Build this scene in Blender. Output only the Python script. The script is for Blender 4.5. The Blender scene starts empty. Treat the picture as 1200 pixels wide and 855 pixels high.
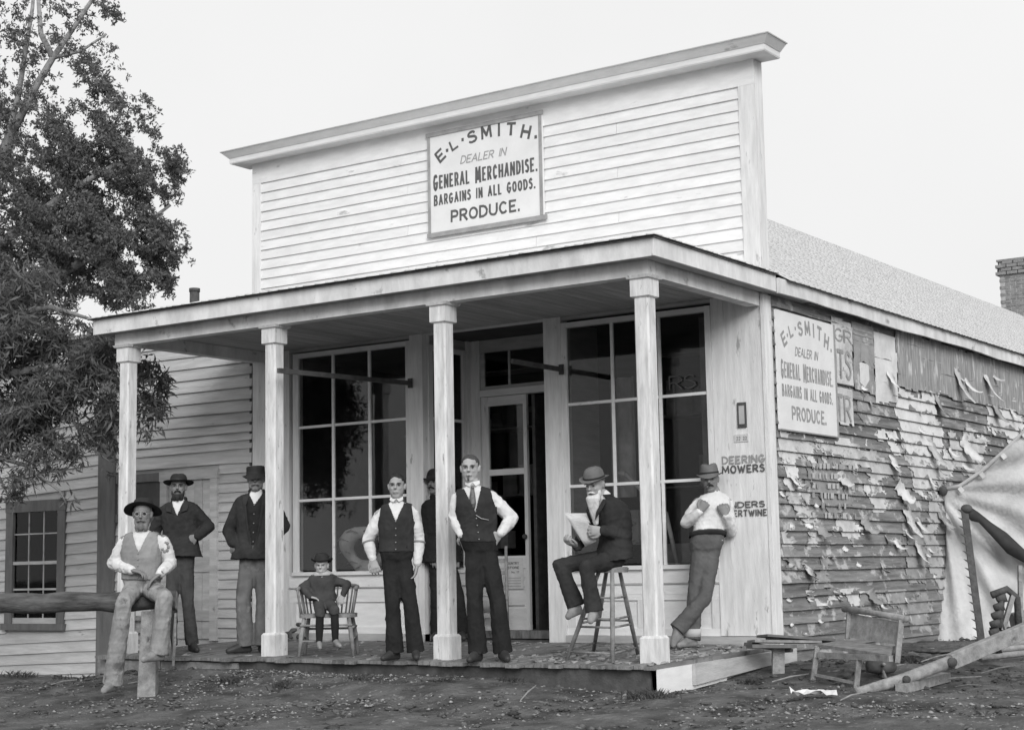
import bpy, math, random
import numpy as np
from mathutils import Vector, Matrix
random.seed(7); RS = np.random.RandomState(11)
scene = bpy.context.scene
COL = scene.collection
R_ = math.radians

# ------------------------------------------------------------------ camera
CAMP = np.array([6.425, -13.456, 0.686]); FPX = 1913.2
_yw, _pt, _rl = R_(34.438), R_(7.213), R_(-1.066)
CF = np.array([-math.sin(_yw)*math.cos(_pt), math.cos(_yw)*math.cos(_pt), math.sin(_pt)])
_r0 = np.array([math.cos(_yw), math.sin(_yw), 0.0]); _u0 = np.cross(_r0, CF)
CR = _r0*math.cos(_rl) + _u0*math.sin(_rl)
CU = -_r0*math.sin(_rl) + _u0*math.cos(_rl)
FH = np.array([-math.sin(_yw), math.cos(_yw), 0.0]); RH = _r0.copy()
cd = bpy.data.cameras.new('camera'); cam = bpy.data.objects.new('camera', cd); COL.objects.link(cam)
cd.sensor_width = 36.0; cd.lens = FPX/1200.0*36.0; cd.clip_start = 0.1; cd.clip_end = 3000
mm = Matrix(((CR[0], CU[0], -CF[0], CAMP[0]), (CR[1], CU[1], -CF[1], CAMP[1]), (CR[2], CU[2], -CF[2], CAMP[2]), (0, 0, 0, 1)))
cam.matrix_world = mm
scene.camera = cam

def ray(u, v): return CF + CR*(u-600)/FPX + CU*(427.5-v)/FPX
def on(ax, val, u, v):
    r = ray(u, v); i = 'xyz'.index(ax); t = (val-CAMP[i])/r[i]
    return CAMP + r*t
def at(u, v, D):                    # the point seen at (u, v) at horizontal distance D
    r = ray(u, v); return CAMP + r*(D/(r@FH))

# ------------------------------------------------------------------ light
SUN_EL, SUN_AZ = 26.0, 45.0        # azimuth measured from the street side (-y), towards -x when negative
world = bpy.data.worlds.new('World'); scene.world = world; world.use_nodes = True
wt = world.node_tree; wt.nodes.clear()
wo = wt.nodes.new('ShaderNodeOutputWorld'); wb = wt.nodes.new('ShaderNodeBackground')
sk = wt.nodes.new('ShaderNodeTexSky'); sk.sky_type = 'NISHITA'; sk.sun_disc = False
sd = np.array([math.sin(R_(SUN_AZ))*math.cos(R_(SUN_EL)), -math.cos(R_(SUN_AZ))*math.cos(R_(SUN_EL)), math.sin(R_(SUN_EL))])
sk.sun_elevation = R_(SUN_EL); sk.sun_rotation = math.atan2(sd[0], sd[1])
sk.air_density = 1.0; sk.dust_density = 4.0; sk.ozone_density = 1.0
bw = wt.nodes.new('ShaderNodeRGBToBW'); wt.links.new(sk.outputs[0], bw.inputs[0])
# an even white overcast veil over the sky, with very faint mottling
tc = wt.nodes.new('ShaderNodeTexCoord'); nz = wt.nodes.new('ShaderNodeTexNoise'); nz.inputs['Scale'].default_value = 2.0; nz.inputs['Detail'].default_value = 6
wt.links.new(tc.outputs['Generated'], nz.inputs['Vector'])
mr = wt.nodes.new('ShaderNodeMapRange'); mr.inputs['From Min'].default_value = 0.3; mr.inputs['From Max'].default_value = 0.7
mr.inputs['To Min'].default_value = 8.8; mr.inputs['To Max'].default_value = 9.6
wt.links.new(nz.outputs[0], mr.inputs['Value'])
mx = wt.nodes.new('ShaderNodeMix'); mx.data_type = 'FLOAT'; mx.inputs[0].default_value = 0.95
wt.links.new(bw.outputs[0], mx.inputs[2]); wt.links.new(mr.outputs[0], mx.inputs[3])
wt.links.new(mx.outputs[0], wb.inputs['Color']); wb.inputs['Strength'].default_value = 0.1
wt.links.new(wb.outputs[0], wo.inputs['Surface'])
sl = bpy.data.lights.new('sun', 'SUN'); sl.energy = 2.45; sl.angle = R_(30)
so = bpy.data.objects.new('sun', sl); COL.objects.link(so)
so.rotation_euler = Vector(sd.tolist()).to_track_quat('Z', 'Y').to_euler()
scene.view_settings.view_transform = 'Standard'; scene.view_settings.look = 'None'
scene.view_settings.exposure = 0.0; scene.view_settings.gamma = 1.0

# ------------------------------------------------------------------ materials
def M(name, a, b=None, scale=6.0, stretch=(1, 1, 1), rough=0.75, bump=0.3, bscale=None, spec=0.25,
      spots=None, spot_scale=3.0, spot_lim=0.62, spot_stretch=(1, 1, 1), rnd=0.0, bdist=0.01):
    m = bpy.data.materials.new(name); m.use_nodes = True; nt = m.node_tree; N = nt.nodes; L = nt.links
    bs = N['Principled BSDF']; bs.inputs['Roughness'].default_value = rough; bs.inputs['Specular IOR Level'].default_value = spec
    tcn = N.new('ShaderNodeTexCoord'); oi = N.new('ShaderNodeObjectInfo')
    vm = N.new('ShaderNodeVectorMath'); vm.operation = 'MULTIPLY_ADD'
    cmb = N.new('ShaderNodeCombineXYZ')
    ml = N.new('ShaderNodeMath'); ml.operation = 'MULTIPLY'; ml.inputs[1].default_value = 37.0; L.new(oi.outputs['Random'], ml.inputs[0])
    for i in range(3): L.new(ml.outputs[0], cmb.inputs[i])
    L.new(tcn.outputs['Object'], vm.inputs[0]); vm.inputs[1].default_value = stretch; L.new(cmb.outputs[0], vm.inputs[2])
    nz = N.new('ShaderNodeTexNoise'); nz.inputs['Scale'].default_value = scale; nz.inputs['Detail'].default_value = 8; nz.inputs['Roughness'].default_value = 0.62
    L.new(vm.outputs[0], nz.inputs['Vector'])
    r = N.new('ShaderNodeMapRange'); r.inputs['From Min'].default_value = 0.32; r.inputs['From Max'].default_value = 0.68
    b = a if b is None else b
    r.inputs['To Min'].default_value = b; r.inputs['To Max'].default_value = a; L.new(nz.outputs[0], r.inputs['Value'])
    out = r.outputs[0]
    if spots is not None:
        v2 = N.new('ShaderNodeVectorMath'); v2.operation = 'MULTIPLY_ADD'; v2.inputs[1].default_value = spot_stretch
        L.new(tcn.outputs['Object'], v2.inputs[0]); L.new(cmb.outputs[0], v2.inputs[2])
        n2 = N.new('ShaderNodeTexNoise'); n2.inputs['Scale'].default_value = spot_scale; n2.inputs['Detail'].default_value = 9; n2.inputs['Roughness'].default_value = 0.6
        L.new(v2.outputs[0], n2.inputs['Vector'])
        r2 = N.new('ShaderNodeMapRange'); r2.inputs['From Min'].default_value = spot_lim-0.03; r2.inputs['From Max'].default_value = spot_lim+0.05
        L.new(n2.outputs[0], r2.inputs['Value'])
        mi = N.new('ShaderNodeMix'); mi.data_type = 'FLOAT'; L.new(r2.outputs[0], mi.inputs[0]); L.new(out, mi.inputs[2]); mi.inputs[3].default_value = spots
        out = mi.outputs[0]
    if rnd:
        r3 = N.new('ShaderNodeMapRange'); r3.inputs['To Min'].default_value = 1-rnd; r3.inputs['To Max'].default_value = 1+rnd*0.6
        L.new(oi.outputs['Random'], r3.inputs['Value'])
        m2 = N.new('ShaderNodeMath'); m2.operation = 'MULTIPLY'; L.new(out, m2.inputs[0]); L.new(r3.outputs[0], m2.inputs[1]); out = m2.outputs[0]
    L.new(out, bs.inputs['Base Color'])
    if bump:
        bn = N.new('ShaderNodeBump'); bn.inputs['Strength'].default_value = bump; bn.inputs['Distance'].default_value = bdist
        if bscale:
            n3 = N.new('ShaderNodeTexNoise'); n3.inputs['Scale'].default_value = bscale; n3.inputs['Detail'].default_value = 5
            L.new(vm.outputs[0], n3.inputs['Vector']); L.new(n3.outputs[0], bn.inputs['Height'])
        else: L.new(nz.outputs[0], bn.inputs['Height'])
        L.new(bn.outputs[0], bs.inputs['Normal'])
    return m

MT = {}
MT['white'] = M('white_paint', 0.82, 0.70, 4.0, (1, 1, 4), 0.6, 0.3, 60, spots=0.42, spot_scale=5, spot_lim=0.68, spot_stretch=(.6, .6, 2), rnd=0.05)
MT['white_v'] = M('white_paint_vertical', 0.80, 0.60, 7.0, (3, 3, 0.35), 0.62, 0.35, 50, spots=0.36, spot_scale=7, spot_lim=0.66, spot_stretch=(2, 2, 0.6), rnd=0.06)
MT['post'] = M('post_paint', 0.80, 0.50, 7.0, (3, 3, 0.5), 0.6, 0.35, 60, spots=0.30, spot_scale=9, spot_lim=0.65, spot_stretch=(2.5, 2.5, 0.8), rnd=0.05)
MT['fascia'] = M('fascia_paint', 0.82, 0.54, 4.0, (1.2, 1.2, 0.5), 0.65, 0.3, 40, spots=0.3, spot_scale=5, spot_lim=0.66)
MT['worn'] = M('worn_paint', 0.55, 0.36, 5.0, (0.5, 0.5, 3), 0.75, 0.5, 50, spots=0.2, spot_scale=6, spot_lim=0.68, rnd=0.12)
MT['ceil'] = M('ceiling_boards', 0.50, 0.34, 5.0, (4, 0.4, 1), 0.75, 0.4, 40, rnd=0.15)
MT['leftclap'] = M('grey_clapboard', 0.60, 0.42, 5.0, (0.4, 0.4, 4), 0.8, 0.5, 50, spots=0.2, spot_scale=8, spot_lim=0.70, spot_stretch=(.5, .5, 2), rnd=0.12)
MT['trim_dark'] = M('dark_trim', 0.17, 0.11, 6.0, (2, 2, 0.4), 0.8, 0.4, 50)
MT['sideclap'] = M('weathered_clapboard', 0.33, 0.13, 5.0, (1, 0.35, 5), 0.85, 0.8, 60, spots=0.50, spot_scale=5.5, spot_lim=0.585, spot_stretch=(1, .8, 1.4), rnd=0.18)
MT['paper'] = M('old_paper', 0.66, 0.42, 4.0, (1, 1, 1), 0.9, 0.6, 30, spots=0.26, spot_scale=5, spot_lim=0.60, spot_stretch=(1, 1, 2.5), rnd=0.2)
MT['paper_dark'] = M('old_poster', 0.36, 0.23, 5.0, (1, 1, 2), 0.9, 0.5, 30, spots=0.52, spot_scale=7, spot_lim=0.60, rnd=0.15)
MT['paper_white'] = M('torn_paper', 0.72, 0.55, 5.0, (1, 1, 1), 0.9, 0.4, 30, spots=0.35, spot_scale=6, spot_lim=0.66)
MT['poster_streak'] = M('streaked_poster', 0.40, 0.20, 7.0, (1, 3.5, .5), 0.9, 0.5, 30, spots=0.55, spot_scale=5, spot_lim=0.60, spot_stretch=(1, 2.5, .7))
MT['print'] = M('faded_print', 0.38, 0.26, 9.0, bump=0)
MT['print_pale'] = M('pale_print', 0.52, 0.40, 20.0, bump=0)
MT['ink'] = M('sign_letters', 0.13, 0.08, 20.0, bump=0, rough=0.6)
MT['ink_pale'] = M('faded_letters', 0.36, 0.26, 20.0, bump=0)
MT['signwhite'] = M('sign_board', 0.76, 0.68, 4.0, (1, 1, 1), 0.55, 0.15, 40, spots=0.5, spot_scale=6, spot_lim=0.72)
MT['signgrey'] = M('sign_border', 0.36, 0.26, 9.0, (1, 1, 1), 0.7, 0.2)
MT['shingle'] = M('shingles', 0.66, 0.50, 9.0, (1, .6, 1), 0.9, 0.2, 60, spots=0.38, spot_scale=12, spot_lim=0.68)
MT['brick'] = M('chimney_brick', 0.30, 0.16, 12.0, (1, 1, 1), 0.9, 0.6, 60)
MT['mortar'] = M('mortar', 0.45, 0.35, 12.0)
MT['floor'] = M('porch_floor', 0.30, 0.12, 5.0, (5, 0.4, 1), 0.85, 0.7, 60, spots=0.10, spot_scale=5, spot_lim=0.60, rnd=0.2)
MT['oldwood'] = M('old_wood', 0.34, 0.18, 5.0, (3, 3, 3), 0.85, 0.6, 40, rnd=0.15)
MT['log'] = M('log', 0.13, 0.04, 6.0, (1, 1, 5), 0.8, 0.7, 30)
MT['paleold'] = M('pale_old_wood', 0.38, 0.19, 5.0, (3, 3, 3), 0.85, 0.7, 40, spots=.1, spot_scale=9, spot_lim=.66)
MT['darkwood'] = M('dark_wood', 0.10, 0.05, 6.0, (2, 2, 2), 0.6, 0.4, 30, spec=0.4)
MT['iron'] = M('rusty_iron', 0.10, 0.05, 15.0, (1, 1, 1), 0.7, 0.6, 60)
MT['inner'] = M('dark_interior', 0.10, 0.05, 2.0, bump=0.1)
MT['innerpale'] = M('shop_goods', 0.50, 0.28, 5.0, bump=0.2)
MT['canvas'] = M('tent_canvas', 0.64, 0.44, 2.6, (1, 1, 1), 0.9, 0.9, 26, spots=0.38, spot_scale=4, spot_lim=0.66)
MT['strap'] = M('dark_strap', 0.05, 0.03, 9.0)
MT['bark'] = M('bark', 0.26, 0.13, 6.0, (4, 4, 1), 0.9, 0.9, 30)
MT['dirtpile'] = M('rubbish', 0.14, 0.05, 12.0, bump=0.8)
MT['pebble'] = M('pebbles', 0.42, 0.08, 6.0, (3, 3, 3), 0.9, 0.3)
MT['metal'] = M('metal_tube', 0.5, 0.4, 9.0, rough=0.4)

def leafmat(name, a, b):
    m = M(name, a, b, 1.2, bump=0, rough=0.55, spec=0.35)
    nt = m.node_tree; bs = nt.nodes['Principled BSDF']; out = nt.nodes['Material Output']
    tr = nt.nodes.new('ShaderNodeBsdfTranslucent'); tr.inputs[0].default_value = (0.16, 0.16, 0.16, 1)
    mi = nt.nodes.new('ShaderNodeMixShader'); mi.inputs[0].default_value = 0.25
    nt.links.new(bs.outputs[0], mi.inputs[1]); nt.links.new(tr.outputs[0], mi.inputs[2]); nt.links.new(mi.outputs[0], out.inputs['Surface'])
    return m
MT['leaf'] = leafmat('leaf', 0.17, 0.07); MT['leaffar'] = leafmat('leaf_small', 0.17, 0.08)
MT['grass'] = leafmat('grass', 0.10, 0.05)

gl = bpy.data.materials.new('window_glass'); gl.use_nodes = True; nt = gl.node_tree; nt.nodes.clear()
o_ = nt.nodes.new('ShaderNodeOutputMaterial'); t_ = nt.nodes.new('ShaderNodeBsdfTransparent'); t_.inputs[0].default_value = (0.8, 0.8, 0.8, 1)
g_ = nt.nodes.new('ShaderNodeBsdfGlossy'); g_.inputs['Roughness'].default_value = 0.03; g_.inputs[0].default_value = (0.9, 0.9, 0.9, 1)
fz = nt.nodes.new('ShaderNodeFresnel'); fz.inputs[0].default_value = 1.34
x_ = nt.nodes.new('ShaderNodeMixShader'); nt.links.new(fz.outputs[0], x_.inputs[0]); nt.links.new(t_.outputs[0], x_.inputs[1]); nt.links.new(g_.outputs[0], x_.inputs[2])
nb = nt.nodes.new('ShaderNodeTexNoise'); nb.inputs['Scale'].default_value = 0.9; bb = nt.nodes.new('ShaderNodeBump'); bb.inputs['Strength'].default_value = 0.12; bb.inputs['Distance'].default_value = 0.01
nt.links.new(nb.outputs[0], bb.inputs['Height']); nt.links.new(bb.outputs[0], g_.inputs['Normal'])
nt.links.new(x_.outputs[0], o_.inputs['Surface']); MT['glass'] = gl

# ------------------------------------------------------------------ helpers
ORG = {}
def org(p): return np.array(ORG.get(p.name, (0, 0, 0)), float) if p is not None else np.zeros(3)
def thing(name, label, cat, loc=(0, 0, 0), group=None):
    o = bpy.data.objects.new(name, None); COL.objects.link(o); o.location = [float(c) for c in loc]; o.empty_display_size = 0.2
    o['label'] = label; o['category'] = cat
    if group: o['group'] = group
    ORG[o.name] = tuple(float(c) for c in loc); return o
def tag(o, label, cat, group=None, kind=None):
    if label: o['label'] = label
    if cat: o['category'] = cat
    if group: o['group'] = group
    if kind: o['kind'] = kind
    return o
def V(*a): return np.array(a, float)
def unit(v):
    v = np.asarray(v, float); return v/(np.linalg.norm(v)+1e-12)
class MB:
    def __init__(s): s.v = []; s.f = []
    def add(s, vs, fs):
        n = len(s.v); s.v += [tuple(map(float, p)) for p in vs]; s.f += [tuple(i+n for i in f) for f in fs]; return s
    def box(s, x0, x1, y0, y1, z0, z1):
        return s.add([(x0, y0, z0), (x1, y0, z0), (x1, y1, z0), (x0, y1, z0), (x0, y0, z1), (x1, y0, z1), (x1, y1, z1), (x0, y1, z1)],
                     [(0, 3, 2, 1), (4, 5, 6, 7), (0, 1, 5, 4), (1, 2, 6, 5), (2, 3, 7, 6), (3, 0, 4, 7)])
    def bar(s, p, q, w, h, up=(0, 0, 1), taper=1.0):       # square bar from p to q
        p = np.array(p, float); q = np.array(q, float); d = unit(q-p); a = unit(np.cross(d, up)); b = np.cross(a, d)
        vs = []
        for c, k in ((p, 1), (q, taper)):
            for sx, sy in ((-1, -1), (1, -1), (1, 1), (-1, 1)): vs.append(c+a*sx*w/2*k+b*sy*h/2*k)
        return s.add(vs, [(0, 3, 2, 1), (4, 5, 6, 7), (0, 1, 5, 4), (1, 2, 6, 5), (2, 3, 7, 6), (3, 0, 4, 7)])
    def tube(s, pts, r, n=8, caps=True):
        pts = [np.array(p, float) for p in pts]; rr = r if hasattr(r, '__len__') else [r]*len(pts)
        rings = []; prev = None
        for i, p in enumerate(pts):
            d = unit(pts[min(i+1, len(pts)-1)]-pts[max(i-1, 0)])
            a = np.cross(d, prev if prev is not None else ((0, 0, 1) if abs(d[2]) < .9 else (1, 0, 0)))
            a = unit(a) if prev is None else unit(prev-d*(prev@d)); prev = a; b = np.cross(d, a)
            rings.append([p+(a*math.cos(t)+b*math.sin(t))*rr[i] for t in np.linspace(0, 2*math.pi, n, endpoint=False)])
        return s.rings(rings, caps)
    def rings(s, rings, caps=True, closed=True):
        n = len(rings[0]); vs = [p for r in rings for p in r]; fs = []
        for i in range(len(rings)-1):
            for j in range(n if closed else n-1):
                k = (j+1) % n; fs.append((i*n+j, i*n+k, (i+1)*n+k, (i+1)*n+j))
        if caps: fs.append(tuple(reversed(range(n)))); fs.append(tuple((len(rings)-1)*n+j for j in range(n)))
        return s.add(vs, fs)
    def ell(s, c, r, ax=None, n=10, m=7):
        c = np.array(c, float); r = r if hasattr(r, '__len__') else (r, r, r)
        A = ax if ax is not None else np.eye(3)
        vs = [c-A[2]*r[2]]; fs = []
        for i in range(1, m):
            t = math.pi*i/m
            for j in range(n):
                p = 2*math.pi*j/n; vs.append(c+A[0]*r[0]*math.sin(t)*math.cos(p)+A[1]*r[1]*math.sin(t)*math.sin(p)-A[2]*r[2]*math.cos(t))
        vs.append(c+A[2]*r[2]); L = len(vs)-1
        for j in range(n):
            k = (j+1) % n; fs.append((0, 1+k, 1+j)); fs.append((L, 1+(m-2)*n+j, 1+(m-2)*n+k))
            for i in range(m-2): fs.append((1+i*n+j, 1+i*n+k, 1+(i+1)*n+k, 1+(i+1)*n+j))
        return s.add(vs, fs)
    def grid(s, P):                        # P[i][j] points
        ni = len(P); nj = len(P[0]); return s.add([p for r in P for p in r], [(i*nj+j, i*nj+j+1, (i+1)*nj+j+1, (i+1)*nj+j) for i in range(ni-1) for j in range(nj-1)])
    def obj(s, name, mat, parent=None, smooth=False, bevel=0, solid=0, sub=0):
        me = bpy.data.meshes.new(name); vs = np.array(s.v, float)-org(parent)
        me.from_pydata(vs.tolist(), [], s.f); me.update(); me.materials.append(MT[mat] if isinstance(mat, str) else mat)
        if smooth: me.polygons.foreach_set('use_smooth', [True]*len(me.polygons))
        o = bpy.data.objects.new(name, me); COL.objects.link(o)
        if parent is not None: o.parent = parent; ORG[o.name] = ORG.get(parent.name, (0, 0, 0))
        if solid: md = o.modifiers.new('s', 'SOLIDIFY'); md.thickness = solid; md.offset = 0
        if sub: md = o.modifiers.new('u', 'SUBSURF'); md.levels = md.render_levels = sub
        if bevel: md = o.modifiers.new('b', 'BEVEL'); md.width = bevel; md.segments = 2; md.limit_method = 'ANGLE'
        return o
def mesh_np(name, verts, faces, mat, parent=None, kind=None):   # all faces same size
    me = bpy.data.meshes.new(name); verts = np.asarray(verts, np.float32)-org(parent).astype(np.float32)
    nf, k = faces.shape
    me.vertices.add(len(verts)); me.vertices.foreach_set('co', verts.ravel())
    me.loops.add(nf*k); me.loops.foreach_set('vertex_index', faces.astype(np.int32).ravel())
    me.polygons.add(nf); me.polygons.foreach_set('loop_start', np.arange(0, nf*k, k, dtype=np.int32)); me.polygons.foreach_set('loop_total', np.full(nf, k, np.int32))
    me.update(calc_edges=True); me.materials.append(MT[mat])
    o = bpy.data.objects.new(name, me); COL.objects.link(o)
    if parent is not None: o.parent = parent; ORG[o.name] = ORG.get(parent.name, (0, 0, 0))
    if kind: o['kind'] = kind
    return o
def place(name, me, parent, loc, rot=(0, 0, 0), scale=(1, 1, 1)):
    o = bpy.data.objects.new(name, me); COL.objects.link(o); o.location = [float(c) for c in (np.array(loc, float)-org(parent))]
    o.rotation_euler = rot; o.scale = scale
    if parent is not None: o.parent = parent
    return o
def copy_tree(o, parent=None):
    c = o.copy(); COL.objects.link(c)
    if parent is not None: c.parent = parent
    ORG[c.name] = ORG.get(o.name, (0, 0, 0))
    for ch in [q for q in bpy.data.objects if q.parent == o]: copy_tree(ch, c)
    return c
def noise1(x, s=0): return math.sin(x*1.7+s)+0.5*math.sin(x*3.9+s*2.1)+0.3*math.sin(x*8.3+s*3.7)

def clap(parent, name, mat, P0, D, L, O, z0, h, t=0.02, wob=0.0, seg=6, seed=0, tilt=0.0):
    """one clapboard: runs from P0 along D for L metres, faces along O; bottom edge z0, exposed height h"""
    P0 = V(*P0); D = V(*D); O = V(*O); b = MB(); rings = []
    for i in range(seg+1):
        s = L*i/seg; w = wob*noise1(s*1.3, seed); w2 = wob*noise1(s*1.1, seed+5)
        c = P0+D*s; dz = tilt*s; zb = z0+w*0.5+dz; zt = z0+h*1.12+dz; tt = t+abs(w2)*0.8
        rings.append([c+O*0.001+V(0, 0, zb), c+O*tt+V(0, 0, zb), c+O*0.004+V(0, 0, zt), c+O*0.001+V(0, 0, zt)])
    b.rings(rings); return b.obj(name, mat, parent)

# text: brush stroke capitals -------------------------------------------------
def _el(x0, x1, y0, y1, a0, a1, n=12): return [((x0+x1)/2+(x1-x0)/2*math.cos(R_(a0+(a1-a0)*i/n)), (y0+y1)/2+(y1-y0)/2*math.sin(R_(a0+(a1-a0)*i/n))) for i in range(n+1)]
GL = {'A': (1.0, [[(0, 0), (.5, 1), (1, 0)], [(.2, .33), (.8, .33)]]), 'B': (.85, [[(0, 0), (0, 1)], [(0, 1)]+_el(.2, .9, .52, 1, 90, -90, 8)+[(0, .52)], [(.3, .52)]+_el(.3, 1, 0, .52, 90, -90, 8)+[(0, 0)]]),
 'C': (.9, [_el(0, 1, 0, 1, 45, 315)]), 'D': (.9, [[(0, 0), (0, 1)]+_el(-.4, 1, 0, 1, 75, -75)+[(0, 0)]]), 'E': (.72, [[(1, 1), (0, 1), (0, 0), (1, 0)], [(0, .5), (.8, .5)]]),
 'G': (.95, [_el(0, 1, 0, 1, 50, 345)+[(1, .45), (.55, .45)]]), 'H': (.9, [[(0, 0), (0, 1)], [(1, 0), (1, 1)], [(0, .5), (1, .5)]]), 'I': (.0, [[(0, 0), (0, 1)]]), 'L': (.7, [[(0, 1), (0, 0), (1, 0)]]),
 'M': (1.2, [[(0, 0), (.06, 1), (.5, .2), (.94, 1), (1, 0)]]), 'N': (.9, [[(0, 0), (0, 1), (1, 0), (1, 1)]]), 'O': (.95, [_el(0, 1, 0, 1, 90, 450, 16)]), 'P': (.8, [[(0, 0), (0, 1)], [(0, 1)]+_el(.1, 1, .45, 1, 80, -80, 8)+[(0, .45)]]),
 'R': (.85, [[(0, 0), (0, 1)], [(0, 1)]+_el(.1, .95, .48, 1, 80, -80, 8)+[(0, .48)], [(.45, .48), (1, 0)]]), 'S': (.75, [_el(.05, .95, .48, 1, 35, 200, 8)+_el(0, 1, 0, .54, 60, -145, 9)]), 'T': (.85, [[(0, 1), (1, 1)], [(.5, 1), (.5, 0)]]),
 'U': (.9, [[(0, 1), (0, .35)]+_el(0, 1, 0, .7, 180, 360, 8)+[(1, 1)]]), 'W': (1.3, [[(0, 1), (.27, 0), (.5, .8), (.73, 0), (1, 1)]]), 'Y': (.9, [[(0, 1), (.5, .5), (1, 1)], [(.5, .5), (.5, 0)]]),
 '.': (.0, [[(0, 0), (0, .10)]]), '1': (.2, [[(0, .8), (1, 1), (1, 0)]]), '2': (.8, [_el(0, 1, .45, 1, 160, -40, 8)+[(0, 0), (1, 0)]]), '7': (.8, [[(0, 1), (1, 1), (.4, 0)]]), 'o': (.5, [_el(0, 1, 0, .6, 90, 450, 10)])}
_TR = np.random.RandomState(21)
def strokes(mb, ch, F, w, h, t, shear=0.0):
    """F(x, y, d) -> 3D point; w, h letter size, t stroke width"""
    pls = []
    for pl in GL[ch][1]:                      # break each stroke at sharp turns, as a brush would
        cur = [pl[0]]
        for i in range(1, len(pl)):
            cur.append(pl[i])
            if i < len(pl)-1:
                a, b = np.subtract(pl[i], pl[i-1])*(w, h), np.subtract(pl[i+1], pl[i])*(w, h)
                if a@b < .25*np.hypot(*a)*np.hypot(*b): pls.append(cur); cur = [pl[i]]
        pls.append(cur)
    for si, pl in enumerate(pls):
        jt = _TR.normal(size=(len(pl), 2))*t*.05; pts = [np.array([t/2+x*(max(w-t, 0)), t/2*.9+y*(h-t*.9)])+j for (x, y), j in zip(pl, jt)]
        if ch == '.': pts = [np.array([t*.55, 0]), np.array([t*.55, t*1.1])]
        L = []; Rr = []; n = len(pts); closed = np.hypot(*(pts[0]-pts[-1])) < t*.3 and n > 4; ext = t*.40
        if not closed and ch != '.': pts[0] = pts[0]-(pts[1]-pts[0])/max(1e-9, np.hypot(*(pts[1]-pts[0])))*ext*.9; pts[-1] = pts[-1]+(pts[-1]-pts[-2])/max(1e-9, np.hypot(*(pts[-1]-pts[-2])))*ext*.9
        for i in range(n):
            d0 = pts[i]-pts[i-1] if i else pts[1]-pts[0]; d1 = pts[i+1]-pts[i] if i < n-1 else pts[-1]-pts[-2]
            d0 = d0/max(1e-9, np.hypot(*d0)); d1 = d1/max(1e-9, np.hypot(*d1)); n0 = np.array([-d0[1], d0[0]]); n1 = np.array([-d1[1], d1[0]]); m = n0+n1; q = m@m
            m = m/q*2 if q > .25 else n0*1.6; tt = t*.5*(1+.06*_TR.normal()); L.append(pts[i]+m*tt); Rr.append(pts[i]-m*tt)
        P = [F(p[0]+shear*p[1], p[1], si*.0004) for p in L]+[F(p[0]+shear*p[1], p[1], si*.0004) for p in Rr]
        mb.add(P, [(n+i, n+i+1, i+1, i) for i in range(n-1)])
def text_line(mb, s, O, X, Z, Nn, x0, x1, z, h, bold=0.2, shear=0.0, big=None, off=0.003):
    """capitals of s between x0 and x1 along X, baseline z, cap height h, on plane O; bold = stroke width / height"""
    t = h*bold; gap = 1.0; ws = []
    for i, ch in enumerate(s):
        if ch == ' ': ws.append(None); continue
        ws.append(GL[ch][0]*(1.15 if big and i in big else 1))
    nl = sum(1 for w in ws if w is not None); unit_w = sum(w for w in ws if w)+.6*sum(1 for w in ws if w is None); ng = len(s)-1; nsp = sum(1 for w in ws if w is None)
    t = min(t, (x1-x0)/(nl+(ng+nsp*1.6)*.55+unit_w*1.75)); g = t*.55; av = (x1-x0)-nl*t-(ng+nsp*1.6)*g; k = max(.004, av/max(unit_w, .1)); cur = x0
    for i, ch in enumerate(s):
        if ws[i] is None: cur += g*2.6+.6*k; continue
        hh = h*(1.2 if big and i in big else 1); wd = ws[i]*k+t; zz = z-(hh-h)*.45; c = cur
        strokes(mb, ch, lambda x, y, d: O+X*(c+x)+Z*(zz+y)+Nn*(off+d), wd, hh, t*(1.12 if hh > h else 1), shear); cur += wd+g
def letter(mb, ch, O, X, Z, Nn, cx, cz, h, w, rot, bold=.2, off=0.003):
    r = R_(rot); t = h*bold; w = max(w, t)
    if ch == '.': h = t = w
    def F(x, y, d): a, b = x-w/2, y-h/2; return O+X*(cx+a*math.cos(r)-b*math.sin(r))+Z*(cz+a*math.sin(r)+b*math.cos(r))+Nn*(off+d)
    strokes(mb, ch, F, w, h, t)

# ================================================================== GROUND
def S(t): t = np.clip(t, 0, 1); return t*t*(3-2*t)
def wav(x, y, sd_, n=7, f0=0.6, g=1.75):
    rs = np.random.RandomState(sd_); o = 0; a = 1.0; f = f0
    for i in range(n):
        th = rs.rand()*6.28; ph = rs.rand()*6.28
        o = o+a*np.sin(f*(x*math.cos(th)+y*math.sin(th))+ph+1.5*np.sin(f*.6*(x*math.sin(th)-y*math.cos(th))+ph*2)); a *= 0.62; f *= g
    return o
def zgs(x, y):
    x = np.asarray(x, float); y = np.asarray(y, float)
    g = -0.42+0.15*S((y+5)/2.8)+0.085*S((y+3.6)/1.2)*S((x+6.4)/1.0)*S((-0.3-x)/1.6)
    k = S((-6.2-x)/1.8); g = g*(1-k)+(-0.47)*k
    g = g+0.13*S((y+1.8)/2.0)*S((x+0.8)/0.8)*(1-S((x-0.6)/2.6))
    return g
def zg(x, y): return float(zgs(x, y)+0.012*wav(np.asarray(x, float), np.asarray(y, float), 3))
def axis(lo, hi, st, far):
    a = list(np.arange(lo, hi+1e-6, st)); d = st; l = lo; r = hi; L = []; Rr = []
    while r < far: d *= 1.35; l -= d; r += d; L.append(l); Rr.append(r)
    return np.array(L[::-1]+a+Rr)
gx = axis(-12, 5.5, 0.07, 900); gy = axis(-8.0, 6.0, 0.07, 900)
GX, GY = np.meshgrid(gx, gy)
near = (GX > -14) & (GX < 8) & (GY > -14) & (GY < 9)
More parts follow.
